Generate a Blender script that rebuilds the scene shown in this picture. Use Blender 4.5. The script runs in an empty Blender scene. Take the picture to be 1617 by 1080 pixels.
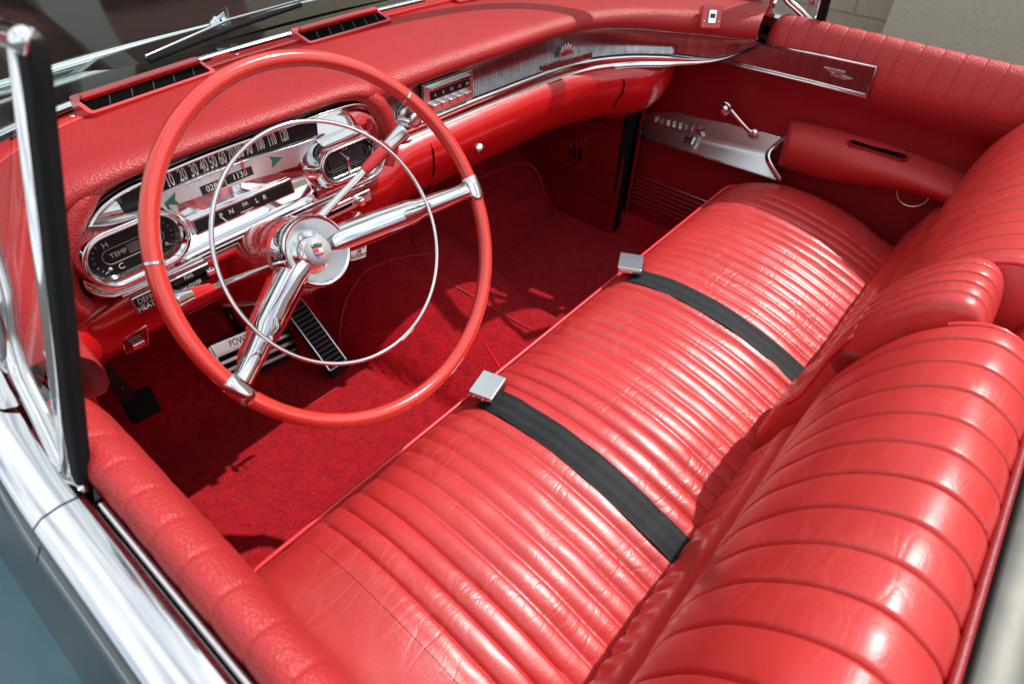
import bpy, bmesh, math, random
from mathutils import Vector, Matrix, noise
random.seed(7)
V = Vector
R = math.radians
scn = bpy.context.scene
col = scn.collection

# ------------------------------------------------------------------ camera
# car axes: X to the passenger side, Y to the bonnet, Z up; the car's centre line is X = 0, the ground Z = 0
CAM = V((-.77, 0.0, 1.40))
FPX, PW, PH = 1000.0, 1617.0, 1080.0
def cam_axes(yaw, pitch, roll):
    f = V((math.sin(yaw)*math.cos(pitch), math.cos(yaw)*math.cos(pitch), -math.sin(pitch)))
    r = V((math.cos(yaw), -math.sin(yaw), 0)); u = r.cross(f)
    return (math.cos(roll)*r + math.sin(roll)*u, -math.sin(roll)*r + math.cos(roll)*u, f)
CR, CU, CF = cam_axes(0.8979408, 0.7429287, 0.0389992)
def ray(px, py): return CR*((px-PW/2)/FPX) - CU*((py-PH/2)/FPX) + CF
def onx(px, py, X): d = ray(px, py); return CAM + d*((X-CAM.x)/d.x)
def ony(px, py, Y): d = ray(px, py); return CAM + d*((Y-CAM.y)/d.y)
def onz(px, py, Z): d = ray(px, py); return CAM + d*((Z-CAM.z)/d.z)
cd = bpy.data.cameras.new('camera'); cam = bpy.data.objects.new('camera', cd); col.objects.link(cam)
m = Matrix((CR, CU, -CF)).transposed().to_4x4(); m.translation = CAM; cam.matrix_world = m
cd.sensor_width = 36; cd.lens = 36*FPX/PW; cd.clip_start = .02; cd.clip_end = 500
cd.dof.use_dof = True; cd.dof.focus_distance = .95; cd.dof.aperture_fstop = 6.3
scn.camera = cam

# ------------------------------------------------------------------ materials
class NT:
    def __init__(s, name):
        s.m = bpy.data.materials.new(name); s.m.use_nodes = True; s.t = s.m.node_tree; s.t.nodes.clear()
        s.out = s.n('ShaderNodeOutputMaterial')
    def n(s, typ, **kw):
        n = s.t.nodes.new(typ)
        for k, v in kw.items():
            if k.startswith('i_'):
                n.inputs[k[2:].replace('_', ' ')].default_value = v
            else: setattr(n, k, v)
        return n
    def l(s, a, b): s.t.links.new(a, b)
def rgba(c): return (c[0], c[1], c[2], 1)
def obj_coord(N, scale=(1, 1, 1)):
    tc = N.n('ShaderNodeTexCoord'); mp = N.n('ShaderNodeMapping'); mp.inputs['Scale'].default_value = scale
    N.l(tc.outputs['Object'], mp.inputs['Vector']); return mp.outputs['Vector']
def ramp(N, fac, stops):
    r = N.n('ShaderNodeValToRGB'); e = r.color_ramp.elements
    while len(e) < len(stops): e.new(.5)
    for i, (p, c) in enumerate(stops): e[i].position = p; e[i].color = rgba(c)
    N.l(fac, r.inputs['Fac']); return r.outputs['Color']
def pbr(name, base, rough=.4, metal=0, coat=0, spec=.5, coat_rough=.05):
    N = NT(name); b = N.n('ShaderNodeBsdfPrincipled'); N.b = b
    b.inputs['Base Color'].default_value = rgba(base); b.inputs['Roughness'].default_value = rough
    b.inputs['Metallic'].default_value = metal; b.inputs['Coat Weight'].default_value = coat
    b.inputs['Coat Roughness'].default_value = coat_rough; b.inputs['Specular IOR Level'].default_value = spec
    N.l(b.outputs[0], N.out.inputs[0]); return N
def math_(N, op, a, b=None):
    n = N.n('ShaderNodeMath', operation=op)
    for i, v in enumerate((a, b)):
        if v is None: continue
        if isinstance(v, (int, float)): n.inputs[i].default_value = v
        else: N.l(v, n.inputs[i])
    return n.outputs[0]
def bump(N, h, strength, dist):
    b = N.n('ShaderNodeBump'); b.inputs['Strength'].default_value = strength; b.inputs['Distance'].default_value = dist
    N.l(h, b.inputs['Height']); N.l(b.outputs[0], N.b.inputs['Normal']); return b
def tex_noise(N, vec, scale, detail=3, rough=.5, dist=0):
    t = N.n('ShaderNodeTexNoise'); t.inputs['Scale'].default_value = scale; t.inputs['Detail'].default_value = detail
    t.inputs['Roughness'].default_value = rough; t.inputs['Distortion'].default_value = dist
    N.l(vec, t.inputs['Vector']); return t.outputs['Fac']
def tex_voro(N, vec, scale, feature='F1'):
    t = N.n('ShaderNodeTexVoronoi', feature=feature); t.inputs['Scale'].default_value = scale
    N.l(vec, t.inputs['Vector']); return t.outputs['Distance']
def warp(N, vec, scale, amt):
    t = N.n('ShaderNodeTexNoise'); t.inputs['Scale'].default_value = scale; N.l(vec, t.inputs['Vector'])
    s = N.n('ShaderNodeVectorMath', operation='SUBTRACT'); N.l(t.outputs['Color'], s.inputs[0]); s.inputs[1].default_value = (.5, .5, .5)
    k = N.n('ShaderNodeVectorMath', operation='SCALE'); k.inputs['Scale'].default_value = amt; N.l(s.outputs[0], k.inputs[0])
    a = N.n('ShaderNodeVectorMath', operation='ADD'); N.l(vec, a.inputs[0]); N.l(k.outputs[0], a.inputs[1]); return a.outputs[0]

def leather(name, base, rough=.33, creases=1.0, worn=.12):
    N = pbr(name, base, rough, spec=.65); v = obj_coord(N)
    grain = tex_voro(N, v, 900); fine = tex_noise(N, v, 350, 3)
    w1 = warp(N, obj_coord(N, (.6, 1.5, 1.0)), 14, .06)
    cr = tex_voro(N, w1, 26, 'DISTANCE_TO_EDGE'); cr = math_(N, 'MINIMUM', math_(N, 'MULTIPLY', cr, 9), 1.0)
    w2 = warp(N, obj_coord(N, (.55, 1.6, 1.0)), 30, .03)
    c2 = tex_voro(N, w2, 80, 'DISTANCE_TO_EDGE'); c2 = math_(N, 'MINIMUM', math_(N, 'MULTIPLY', c2, 7), 1.0)
    mask = math_(N, 'SUBTRACT', tex_noise(N, v, 9, 2), .42); mask = math_(N, 'MAXIMUM', math_(N, 'MINIMUM', math_(N, 'MULTIPLY', mask, 6), 1), .08)
    inv = math_(N, 'MULTIPLY', math_(N, 'SUBTRACT', 1, cr), mask)
    inv2 = math_(N, 'MULTIPLY', math_(N, 'SUBTRACT', 1, c2), mask)
    lines = math_(N, 'ADD', math_(N, 'MULTIPLY', inv, 1.0), math_(N, 'MULTIPLY', inv2, .35))
    soft = tex_noise(N, v, 45, 2, .5, .6)
    h = math_(N, 'ADD', math_(N, 'MULTIPLY', grain, .05), math_(N, 'MULTIPLY', fine, .10))
    h = math_(N, 'ADD', h, math_(N, 'MULTIPLY', soft, .28))
    h = math_(N, 'SUBTRACT', h, math_(N, 'MULTIPLY', lines, .30*creases))
    bump(N, h, .5, .0018)
    # surface wear: slight tone differences and paler cracks
    tone = ramp(N, tex_noise(N, v, 6, 4, .6), [(.3, [c*.88 for c in base]), (.7, [min(1, c*1.06) for c in base])])
    mix = N.n('ShaderNodeMix', data_type='RGBA'); N.l(math_(N, 'MULTIPLY', lines, worn*creases), mix.inputs['Factor'])
    N.l(tone, mix.inputs['A']); mix.inputs['B'].default_value = rgba((min(1, base[0]*1.1+.1), base[1]*3+.09, base[2]*3+.09))
    N.l(mix.outputs['Result'], N.b.inputs['Base Color'])
    rr = math_(N, 'ADD', math_(N, 'MULTIPLY', tex_noise(N, v, 22, 3), .22), rough-.11)
    N.l(rr, N.b.inputs['Roughness'])
    return N.m
def vinyl(name, base, rough=.42, scale=420, strength=.5, spec=.5):
    N = pbr(name, base, rough, spec=spec); v = obj_coord(N)
    g = tex_voro(N, warp(N, v, 200, .003), scale); f = tex_noise(N, v, scale*2.2, 2); lo = tex_noise(N, v, 30, 3)
    h = math_(N, 'ADD', math_(N, 'MULTIPLY', g, 1.0), math_(N, 'MULTIPLY', f, .6)); h = math_(N, 'ADD', h, math_(N, 'MULTIPLY', lo, .04))
    bump(N, h, strength, .0012)
    N.l(ramp(N, tex_noise(N, v, 5, 4, .6), [(.3, [c*.9 for c in base]), (.7, [min(1, c*1.05) for c in base])]), N.b.inputs['Base Color'])
    return N.m
def paint(name, base, rough=.22, coat=.8):
    N = pbr(name, base, rough, coat=coat, coat_rough=.06); v = obj_coord(N)
    bump(N, tex_noise(N, v, 18, 2), .12, .004)
    N.l(math_(N, 'ADD', math_(N, 'MULTIPLY', tex_noise(N, v, 40, 4), .18), rough-.08), N.b.inputs['Roughness'])
    return N.m
def chrome(name='polished_chrome', base=(.80, .81, .82), rough=.06, scratch=.5):
    N = pbr(name, base, rough, metal=1); v = obj_coord(N)
    N.l(math_(N, 'ADD', math_(N, 'MULTIPLY', tex_noise(N, v, 90, 6, .75), .22*scratch), max(rough-.03, .02)), N.b.inputs['Roughness'])
    bump(N, tex_noise(N, v, 25, 2), .06, .002)
    return N.m
def reeded(name, base, axis='X', period=.0022, rough=.22, strength=.6):
    N = pbr(name, base, rough, metal=1); v = obj_coord(N)
    w = N.n('ShaderNodeTexWave', wave_type='BANDS', bands_direction=axis, wave_profile='SIN')
    mp = N.n('ShaderNodeMapping'); mp.inputs['Rotation'].default_value = (0, 0, R(45 if axis == 'X' else 0)); N.l(v, mp.inputs['Vector'])
    w.inputs['Scale'].default_value = .314/period; N.l(mp.outputs['Vector'], w.inputs['Vector'])
    bump(N, w.outputs['Fac'], strength, .0012)
    N.l(ramp(N, tex_noise(N, obj_coord(N, (90, 90, 4)), 1.0, 4, .6), [(.35, [c*.7 for c in base]), (.7, base)]), N.b.inputs['Base Color'])
    return N.m
def carpet_mat(name, base):
    N = pbr(name, base, .95, spec=.05); v = obj_coord(N)
    N.b.inputs['Sheen Weight'].default_value = .25; N.b.inputs['Sheen Tint'].default_value = rgba((1, .25, .25)); N.b.inputs['Sheen Roughness'].default_value = .5
    a = tex_noise(N, warp(N, v, 120, .01), 260, 4, .7); b_ = tex_noise(N, v, 38, 5, .7, .2); c = tex_noise(N, v, 700, 2, .6)
    h = math_(N, 'ADD', math_(N, 'MULTIPLY', a, .8), math_(N, 'MULTIPLY', b_, 1.1)); h = math_(N, 'ADD', h, math_(N, 'MULTIPLY', c, .5))
    bump(N, h, 1.0, .007)
    mx = math_(N, 'ADD', math_(N, 'MULTIPLY', a, .66), math_(N, 'MULTIPLY', b_, .34))
    N.l(ramp(N, mx, [(.36, [c_*.38 for c_ in base]), (.50, base), (.64, [min(1, c_*1.4) for c_ in base])]), N.b.inputs['Base Color'])
    return N.m
def webbing_mat(name, base):
    N = pbr(name, base, .5, spec=.35); v = obj_coord(N, (1, 1, 1))
    w1 = N.n('ShaderNodeTexWave', wave_type='BANDS', bands_direction='Y'); w1.inputs['Scale'].default_value = 230; N.l(v, w1.inputs['Vector'])
    w2 = N.n('ShaderNodeTexWave', wave_type='BANDS', bands_direction='X'); w2.inputs['Scale'].default_value = 150; N.l(v, w2.inputs['Vector'])
    bump(N, math_(N, 'MULTIPLY', w1.outputs['Fac'], w2.outputs['Fac']), .6, .001)
    w3 = N.n('ShaderNodeTexWave', wave_type='BANDS', bands_direction='X'); w3.inputs['Scale'].default_value = 16; w3.inputs['Phase Offset'].default_value = .8; N.l(v, w3.inputs['Vector'])
    N.l(ramp(N, math_(N, 'ADD', math_(N, 'MULTIPLY', w3.outputs['Fac'], .5), math_(N, 'MULTIPLY', tex_noise(N, v, 60, 3), .5)), [(.25, [c*.6 for c in base]), (.75, [c*1.7 for c in base])]), N.b.inputs['Base Color'])
    return N.m
def plain(name, base, rough=.5, metal=0, coat=0, var=.1, spec=.5):
    N = pbr(name, base, rough, metal, coat, spec); v = obj_coord(N)
    N.l(ramp(N, tex_noise(N, v, 40, 4, .6), [(.3, [c*(1-var) for c in base]), (.7, [min(1, c*(1+var)) for c in base])]), N.b.inputs['Base Color'])
    return N.m
def glass_mat(name, tint=(.86, .95, .92), rough=.0, refl=.15):
    N = NT(name); tr = N.n('ShaderNodeBsdfTransparent'); tr.inputs[0].default_value = rgba(tint)
    gl = N.n('ShaderNodeBsdfGlossy'); gl.inputs['Roughness'].default_value = .01 + rough
    fr = N.n('ShaderNodeFresnel'); ge = N.n('ShaderNodeNewGeometry')
    ior = math_(N, 'ADD', 1.36, math_(N, 'MULTIPLY', ge.outputs['Backfacing'], 1/1.36-1.36)); N.l(ior, fr.inputs['IOR'])     # a thin pane reflects alike from both sides
    mx = N.n('ShaderNodeMixShader'); N.l(math_(N, 'MULTIPLY', fr.outputs[0], refl), mx.inputs[0]); N.l(tr.outputs[0], mx.inputs[1]); N.l(gl.outputs[0], mx.inputs[2])
    N.l(mx.outputs[0], N.out.inputs[0]); return N.m
def block_wall_mat(name, base, joint, bw=.40, bh=.20):
    N = pbr(name, base, .9, spec=.2); tc = N.n('ShaderNodeTexCoord')
    sp = N.n('ShaderNodeSeparateXYZ'); N.l(tc.outputs['Object'], sp.inputs[0]); cb = N.n('ShaderNodeCombineXYZ')
    N.l(sp.outputs['Y'], cb.inputs['X']); N.l(sp.outputs['Z'], cb.inputs['Y'])
    br = N.n('ShaderNodeTexBrick'); N.l(cb.outputs[0], br.inputs['Vector']); br.inputs['Scale'].default_value = 1
    br.inputs['Brick Width'].default_value = bw; br.inputs['Row Height'].default_value = bh; br.inputs['Mortar Size'].default_value = .005
    br.inputs['Color1'].default_value = rgba(base); br.inputs['Color2'].default_value = rgba([c*.93 for c in base]); br.inputs['Mortar'].default_value = rgba(joint)
    v = obj_coord(N); no = tex_noise(N, v, 120, 4, .7); mx = N.n('ShaderNodeMix', data_type='RGBA', blend_type='MULTIPLY')
    mx.inputs['Factor'].default_value = .5; N.l(br.outputs['Color'], mx.inputs['A']); N.l(ramp(N, no, [(.3, (.75, .75, .75)), (.7, (1, 1, 1))]), mx.inputs['B'])
    N.l(mx.outputs['Result'], N.b.inputs['Base Color'])
    bump(N, math_(N, 'SUBTRACT', no, math_(N, 'MULTIPLY', br.outputs['Fac'], 1.5)), .5, .006)
    return N.m

RED = (.60, .022, .020)
M = dict(
    seat=leather('red_seat_leather', (.52, .030, .031), .36, .8, .12),
    seat_back=leather('red_backrest_leather', (.53, .029, .026), .35, .6, .10),
    dash=vinyl('red_grained_vinyl', (.40, .019, .021), .42, 380, .55),
    pad=vinyl('red_door_pad_vinyl', (.46, .026, .028), .40, 430, .65),
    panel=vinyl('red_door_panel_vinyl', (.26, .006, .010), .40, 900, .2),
    paint=paint('red_dash_enamel', (.55, .010, .012), .24, .8),
    wheel=paint('red_wheel_plastic', (.60, .036, .026), .18, .9),
    piping=plain('red_piping', (.66, .025, .035), .35, 0, .3),
    carpet_edge=plain('carpet_binding', (.42, .012, .022), .6, 0, 0, .2),
    carpet=carpet_mat('red_pile_carpet', (.55, .007, .018)),
    carpet_dark=carpet_mat('dark_red_pile_carpet', (.32, .005, .012)),
    chrome=chrome(), satin=chrome('satin_aluminium', (.72, .74, .74), .24, .35),
    brushed=chrome('brushed_silver_plate', (.70, .73, .74), .30, .5),
    mirror=chrome('cluster_chrome', (.78, .78, .79), .04, .25),
    pewter=plain('grey_seat_trim', (.10, .10, .092), .5, .8, 0, .12),
    reed=reeded('reeded_dash_trim', (.40, .41, .43), 'X', .0030, .15, .35),
    reed_door=reeded('reeded_door_trim', (.42, .38, .39), 'Y', .0030, .15, .35),
    black=plain('black_plastic', (.012, .012, .013), .35, 0, .2), rubber=plain('black_rubber', (.006, .0065, .007), .75, 0, 0, .3, .2),
    dial=pbr('gloss_dial_black', (.010, .011, .012), .30, coat=.0, spec=.25).m, void=plain('dark_recess', (.003, .002, .002), .9, spec=.05),
    bowl=chrome('hub_bowl_chrome', (.80, .80, .80), .13, .25), silver=plain('pale_silver_enamel', (.40, .41, .41), .4, 0), grey=plain('grey_lettering', (.22, .22, .21), .5), white=plain('cream_lettering', (.62, .62, .57), .5, var=.03), green=plain('green_arrow', (.008, .10, .075), .4),
    red_ink=plain('red_enamel', (.65, .02, .03), .3), blue_ink=plain('blue_enamel', (.03, .08, .35), .3), gold=plain('brass_key', (.75, .52, .2), .25, 1),
    card=plain('white_card', (.80, .78, .72), .6, var=.04), ink=plain('black_ink', (.02, .02, .02), .6),
    body=paint('dark_teal_body_paint', (.008, .048, .064), .07, .45), bonnet=paint('black_bonnet_paint', (.014, .009, .008), .07, .8), webbing=webbing_mat('black_webbing', (.007, .010, .012)),
    glass=glass_mat('tinted_windshield_glass', (.82, .93, .89)), vent_glass=glass_mat('vent_window_glass', (.90, .95, .94), refl=1.0),
    wall=block_wall_mat('tan_block', (.62, .50, .38), (.42, .34, .26)), pier=block_wall_mat('pale_render', (.68, .57, .45), (.66, .55, .43), 3, 3),
)
N = pbr('asphalt', (.06, .06, .06), .9); N.l(ramp(N, tex_noise(N, obj_coord(N), 60, 6, .8), [(.3, (.035, .035, .035)), (.7, (.10, .098, .095))]), N.b.inputs['Base Color']); M['ground'] = N.m

# ------------------------------------------------------------------ object helpers
def _parent(o, p):
    if p is not None:
        o.parent = p
        o.matrix_parent_inverse = Matrix.Translation(-V(p.get('_base', (0, 0, 0))))
def obj(name, verts, faces, mat, parent=None, smooth=True, label=None, angle=None):
    me = bpy.data.meshes.new(name); me.from_pydata([tuple(v) for v in verts], [], faces); me.update()
    bm = bmesh.new(); bm.from_mesh(me); bmesh.ops.recalc_face_normals(bm, faces=bm.faces[:]); bm.to_mesh(me); bm.free()
    o = bpy.data.objects.new(name, me); col.objects.link(o)
    if mat is not None: me.materials.append(M[mat] if isinstance(mat, str) else mat)
    for p in me.polygons: p.use_smooth = smooth
    if angle: me.set_sharp_from_angle(angle=R(angle))
    _parent(o, parent)
    if label: o['label'] = label
    return o
def part(name, parent, label=None):
    o = bpy.data.objects.new(name, None); o.empty_display_size = .05; col.objects.link(o); _parent(o, parent)
    if label: o['label'] = label
    return o
def thing(name, label, cat, base=(0, 0, 0), group=None):
    o = bpy.data.objects.new(name, None); col.objects.link(o); o.location = base; o['_base'] = tuple(base)
    o['label'] = label; o['category'] = cat
    if group: o['group'] = group
    return o
def grid(rows, cu=False, cv=False):
    nu, nv = len(rows), len(rows[0]); vs = [p for r in rows for p in r]; fs = []
    for i in range(nu if cu else nu-1):
        for j in range(nv if cv else nv-1):
            a, b = i*nv+j, i*nv+(j+1) % nv; c, d = ((i+1) % nu)*nv+(j+1) % nv, ((i+1) % nu)*nv+j
            fs.append((a, b, c, d))
    return vs, fs
def merge(*parts):
    vs, fs = [], []
    for v, f in parts:
        o = len(vs); vs += list(v); fs += [tuple(i+o for i in q) for q in f]
    return vs, fs
def spline(pts, n):
    """n points spread evenly along a Catmull-Rom curve through pts (any dimension)"""
    P = [list(p) for p in pts]; P = [[2*a-b for a, b in zip(P[0], P[1])]] + P + [[2*a-b for a, b in zip(P[-1], P[-2])]]
    out = []
    for i in range(1, len(P)-2):
        for k in range(16):
            t = k/16; a, b, c, d = P[i-1], P[i], P[i+1], P[i+2]
            out.append([.5*(2*y + (z-x)*t + (2*x-5*y+4*z-w)*t*t + (3*y-x-3*z+w)*t**3) for x, y, z, w in zip(a, b, c, d)])
    out.append(P[-2])
    L = [0]
    for i in range(1, len(out)): L.append(L[-1] + math.dist(out[i], out[i-1]))
    res, j = [], 0
    for k in range(n):
        s = L[-1]*k/(n-1)
        while j < len(L)-2 and L[j+1] < s: j += 1
        t = (s-L[j])/max(L[j+1]-L[j], 1e-9)
        res.append([a+(b-a)*t for a, b in zip(out[j], out[j+1])])
    return res
def param_spline(pts, per):
    """Catmull-Rom with `per` points per span: keeps two paths with the same control count in step"""
    P = [list(p) for p in pts]; P = [[2*a-b for a, b in zip(P[0], P[1])]] + P + [[2*a-b for a, b in zip(P[-1], P[-2])]]
    out = []
    for i in range(1, len(P)-2):
        for k in range(per):
            t = k/per; a, b, c, d = P[i-1], P[i], P[i+1], P[i+2]
            out.append([.5*(2*y + (z-x)*t + (2*x-5*y+4*z-w)*t*t + (3*y-x-3*z+w)*t**3) for x, y, z, w in zip(a, b, c, d)])
    out.append(P[-2]); return out
def tube_geo(pts, r, n=12, closed=False, flat=1.0, up=None):
    pts = [V(p) for p in pts]; N_ = len(pts); rad = r if isinstance(r, (list, tuple)) else [r]*N_
    rows, prev = [], None
    for i, p in enumerate(pts):
        a = pts[(i-1) % N_] if closed or i > 0 else p; b = pts[(i+1) % N_] if closed or i < N_-1 else p
        t = (b-a).normalized()
        if up is not None: x = (V(up) - t*V(up).dot(t)).normalized()
        elif prev is None: x = t.orthogonal().normalized()
        else: x = (prev - t*prev.dot(t)).normalized()
        prev = x; y = t.cross(x)
        rows.append([p + (x*math.cos(2*math.pi*k/n)*flat + y*math.sin(2*math.pi*k/n))*rad[i] for k in range(n)])
    vs, fs = grid(rows, cu=closed, cv=True)
    if not closed:
        fs.append(tuple(range(n))); fs.append(tuple(len(vs)-n+k for k in range(n)))
    return vs, fs
def tube(name, pts, r, mat, parent, n=12, closed=False, flat=1.0, up=None, label=None, angle=50):
    v, f = tube_geo(pts, r, n, closed, flat, up); return obj(name, v, f, mat, parent, label=label, angle=angle)
class Frame:
    """a plane standing in the car: origin, u (to the right), v (up), n (towards the viewer)"""
    def __init__(s, o, u, v): s.o = V(o); s.u = V(u).normalized(); s.v = V(v); s.v = (s.v - s.u*s.v.dot(s.u)).normalized(); s.n = s.u.cross(s.v).normalized()
    def at(s, u, v, w=0): return s.o + s.u*u + s.v*v + s.n*w
    def px(s, x, y, w=0):
        d = ray(x, y); o = s.o + s.n*w; t = (o-CAM).dot(s.n)/d.dot(s.n); q = CAM + d*t - o; return (q.dot(s.u), q.dot(s.v))
def prism_geo(fr, poly, w0, w1, taper=0):
    n = len(poly); cx = sum(p[0] for p in poly)/n; cy = sum(p[1] for p in poly)/n
    top = [(p[0]+(cx-p[0])*taper, p[1]+(cy-p[1])*taper) for p in poly]
    vs = [fr.at(*p, w0) for p in poly] + [fr.at(*p, w1) for p in top]
    fs = [tuple(range(n)), tuple(range(n, 2*n))] + [(i, (i+1) % n, n+(i+1) % n, n+i) for i in range(n)]
    return vs, fs
def prism(name, fr, poly, w0, w1, mat, parent, bevel=0, label=None, taper=0, smooth=False):
    v, f = prism_geo(fr, poly, w0, w1, taper); o = obj(name, v, f, mat, parent, smooth=smooth or bevel > 0, label=label, angle=40)
    if bevel:
        b = o.modifiers.new('bevel', 'BEVEL'); b.width = bevel; b.segments = 3; b.limit_method = 'ANGLE'; b.harden_normals = False
    return o
def rect(u0, u1, v0, v1): return [(u0, v0), (u1, v0), (u1, v1), (u0, v1)]
def rrect(u0, u1, v0, v1, r, n=5):
    out = []
    for cx, cy, a in ((u1-r, v0+r, -90), (u1-r, v1-r, 0), (u0+r, v1-r, 90), (u0+r, v0+r, 180)):
        out += [(cx+r*math.cos(R(a+90*k/n)), cy+r*math.sin(R(a+90*k/n))) for k in range(n+1)]
    return out
def stadium(a, b, r, n=14):
    a, b = V(a), V(b); d = (b-a).normalized(); ang = math.atan2(d.y, d.x); out = []
    for c, s in ((b, -90), (a, 90)):
        out += [(c.x + r*math.cos(ang+R(s+180*k/n)), c.y + r*math.sin(ang+R(s+180*k/n))) for k in range(n+1)]
    return out
XF = Frame((0, 0, 0), (1, 0, 0), (0, 0, 1))          # vertical plane across the car, n = towards the rear
def box(name, c, s, mat, parent, bevel=.003, label=None):
    fr = Frame(c, (1, 0, 0), (0, 0, 1)); return prism(name, fr, rect(-s[0]/2, s[0]/2, -s[2]/2, s[2]/2), -s[1]/2, s[1]/2, mat, parent, bevel, label)
def text_geo(s, fr, u, v, size, w=0.0006, sx=1.0, rot=0, align='CENTER', depth=.0006, bold=0):
    c = bpy.data.curves.new('lettering', 'FONT'); c.body = s; c.size = size; c.align_x = align; c.align_y = 'CENTER'; c.extrude = depth/2; c.offset = bold; c.resolution_u = 3
    o = bpy.data.objects.new('lettering', c); col.objects.link(o)
    me = bpy.data.meshes.new_from_object(o)
    bpy.data.objects.remove(o); ca, sa = math.cos(rot), math.sin(rot)
    vs = []
    for p in me.vertices:
        x, y = p.co.x*sx, p.co.y; vs.append(fr.at(u + x*ca - y*sa, v + x*sa + y*ca, w + p.co.z))
    fs = [tuple(p.vertices) for p in me.polygons]
    bpy.data.meshes.remove(me); bpy.data.curves.remove(c); return vs, fs
def lettering(name, items, fr, mat, parent, **kw):
    return obj(name, *merge(*[text_geo(t[0], fr, t[1], t[2], t[3], **{**kw, **(t[4] if len(t) > 4 else {})}) for t in items]), mat, parent, smooth=False)
def lathe_geo(fr, prof, n=48):
    """prof: (radius, w) rings round the frame's normal"""
    rows = [[fr.at(r*math.cos(2*math.pi*k/n), r*math.sin(2*math.pi*k/n), w) for k in range(n)] for r, w in prof]
    vs, fs = grid(rows, cv=True); fs.append(tuple(range(n))); fs.append(tuple(len(vs)-n+k for k in range(n))); return vs, fs
def structure(o): o['kind'] = 'structure'; return o
def pleat(x, s, sharp=.55): return abs(math.sin(math.pi*x/s))**sharp - 1.0      # 0 on the crest, -1 in the seam
def smooth01(t): t = max(0, min(1, t)); return t*t*(3-2*t)

# ------------------------------------------------------------------ surroundings
o = structure(obj('ground', [(-60, -60, 0), (60, -60, 0), (60, 60, 0), (-60, 60, 0)], [(0, 1, 2, 3)], 'ground', smooth=False))
FY = Frame((0, 0, 0), (0, -1, 0), (0, 0, 1))            # plane facing the car's left (n = -X), u = towards the rear
o = prism('block_wall', FY, rect(-6.0, -.60, 0, 2.6), -2.80, -2.60, 'wall', None)
o['kind'] = 'thing'; o['label'] = 'tan concrete block wall with mortar joints beyond the far door'; o['category'] = 'wall'
o = prism('rendered_wall', FY, rect(-.60, 6.0, 0, 2.6), -2.75, -2.32, 'pier', None)
o['kind'] = 'thing'; o['label'] = 'paler plain rendered wall standing in front of the block wall'; o['category'] = 'wall'

bg_ = thing('unseen_building', 'unseen dark brown building with pale beams, added ahead for the bonnet to mirror', 'building', (4, 7.5, 0))  # out of view ahead; added only so the bonnet has something to mirror
fb_ = Frame((0, 7.5, 0), (1, 0, 0), (0, 0, 1))
prism('facade', fb_, rect(-3, 16, 0, 6.5), -4, 0, plain('brown_facade', (.055, .032, .028), .8), bg_)
for x in (-1.5, 1.2, 4.2, 7.5, 11): prism('beam', fb_, rect(x, x+.55, 0, 6.3), .0, .35, plain('grey_beam', (.20, .20, .19), .7), bg_, .02)
for z in (2.6, 4.6): prism('beam', fb_, rect(-2.9, 15.9, z, z+.28), .05, .25, plain('maroon_beam', (.12, .035, .035), .7), bg_, .02)
car = thing('convertible_car', 'black open convertible with red leather and carpet interior and chrome trim', 'car')

# ------------------------------------------------------------------ front bench seat
seat = part('front_seat', car, 'pleated red leather front bench seat')
SX0, SX1, PS = -.708, .722, .0307
CPROF = [(.452, .40), (.468, .50), (.476, .60), (.4755, .640), (.470, .6555), (.452, .670), (.42, .682), (.37, .691), (.31, .692), (.25, .685), (.19, .672), (.13, .652), (.07, .628), (.03, .61)]
def cushion_point(x, y, z, top):
    """the cushion's rounded front corners and its crown falling away at both ends"""
    w = .05 if x < 0 else .10; e = min(x-SX0, SX1-x); k = 0
    if e < w:
        q = (w-e)/w; k = (1 - math.sqrt(max(0, 1-q*q*.98)))*(.5 if x < 0 else 1)
    yy = y - k*.085*smooth01((y-.1)/.3) ; zz = z - top*k*.045
    return yy, zz
rows = []
cp = spline(CPROF, 64); nx = 470
for i in range(nx+1):
    x = SX0 + (SX1-SX0)*i/nx; r = []
    inner = smooth01((x+.602)/.02)*smooth01((.628-x)/.02)
    for (y, z) in cp:
        top = smooth01((z-.60)/.05)
        yy, zz = cushion_point(x, y, z, top)
        a = smooth01((z-.652)/.012) if y > .38 else 1
        t_ = abs(((x+.602)/PS + .5) % 1 - .5)*PS; d = (.0034*pleat(x+.602, PS, .75) - .0016*math.exp(-(t_/.0018)**2))*a*inner
        wob = noise.noise(V((x*9, y*9, 1.3)))*.0035 + noise.noise(V((x*34, y*26, 4)))*.0008*a
        crease = noise.noise(V((x*60+y*40, y*30-x*20, 8)))*.0006*a*inner
        zz += d + (wob + crease)*top
        r.append(V((x, yy, zz)))
    rows.append(r)
end0 = [[V((p.x-.004, p.y, p.z*f + .40*(1-f))) for p in rows[0]] for f in (0, .85)]
end1 = [[V((p.x+.004, p.y, p.z*f + .40*(1-f))) for p in rows[-1]] for f in (.85, 0)]
cushion_rows = rows
obj('cushion', *grid(end0+rows+end1), 'seat', seat, angle=75)
fp = []
for i in range(0, nx+1, 5):
    x = SX0 + (SX1-SX0)*i/nx; y, z = cushion_point(x, .474, .6515, 1); fp.append((x, y+.0025, z+.001))
tube('front_piping', fp, .0034, 'piping', seat, 10)
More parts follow.
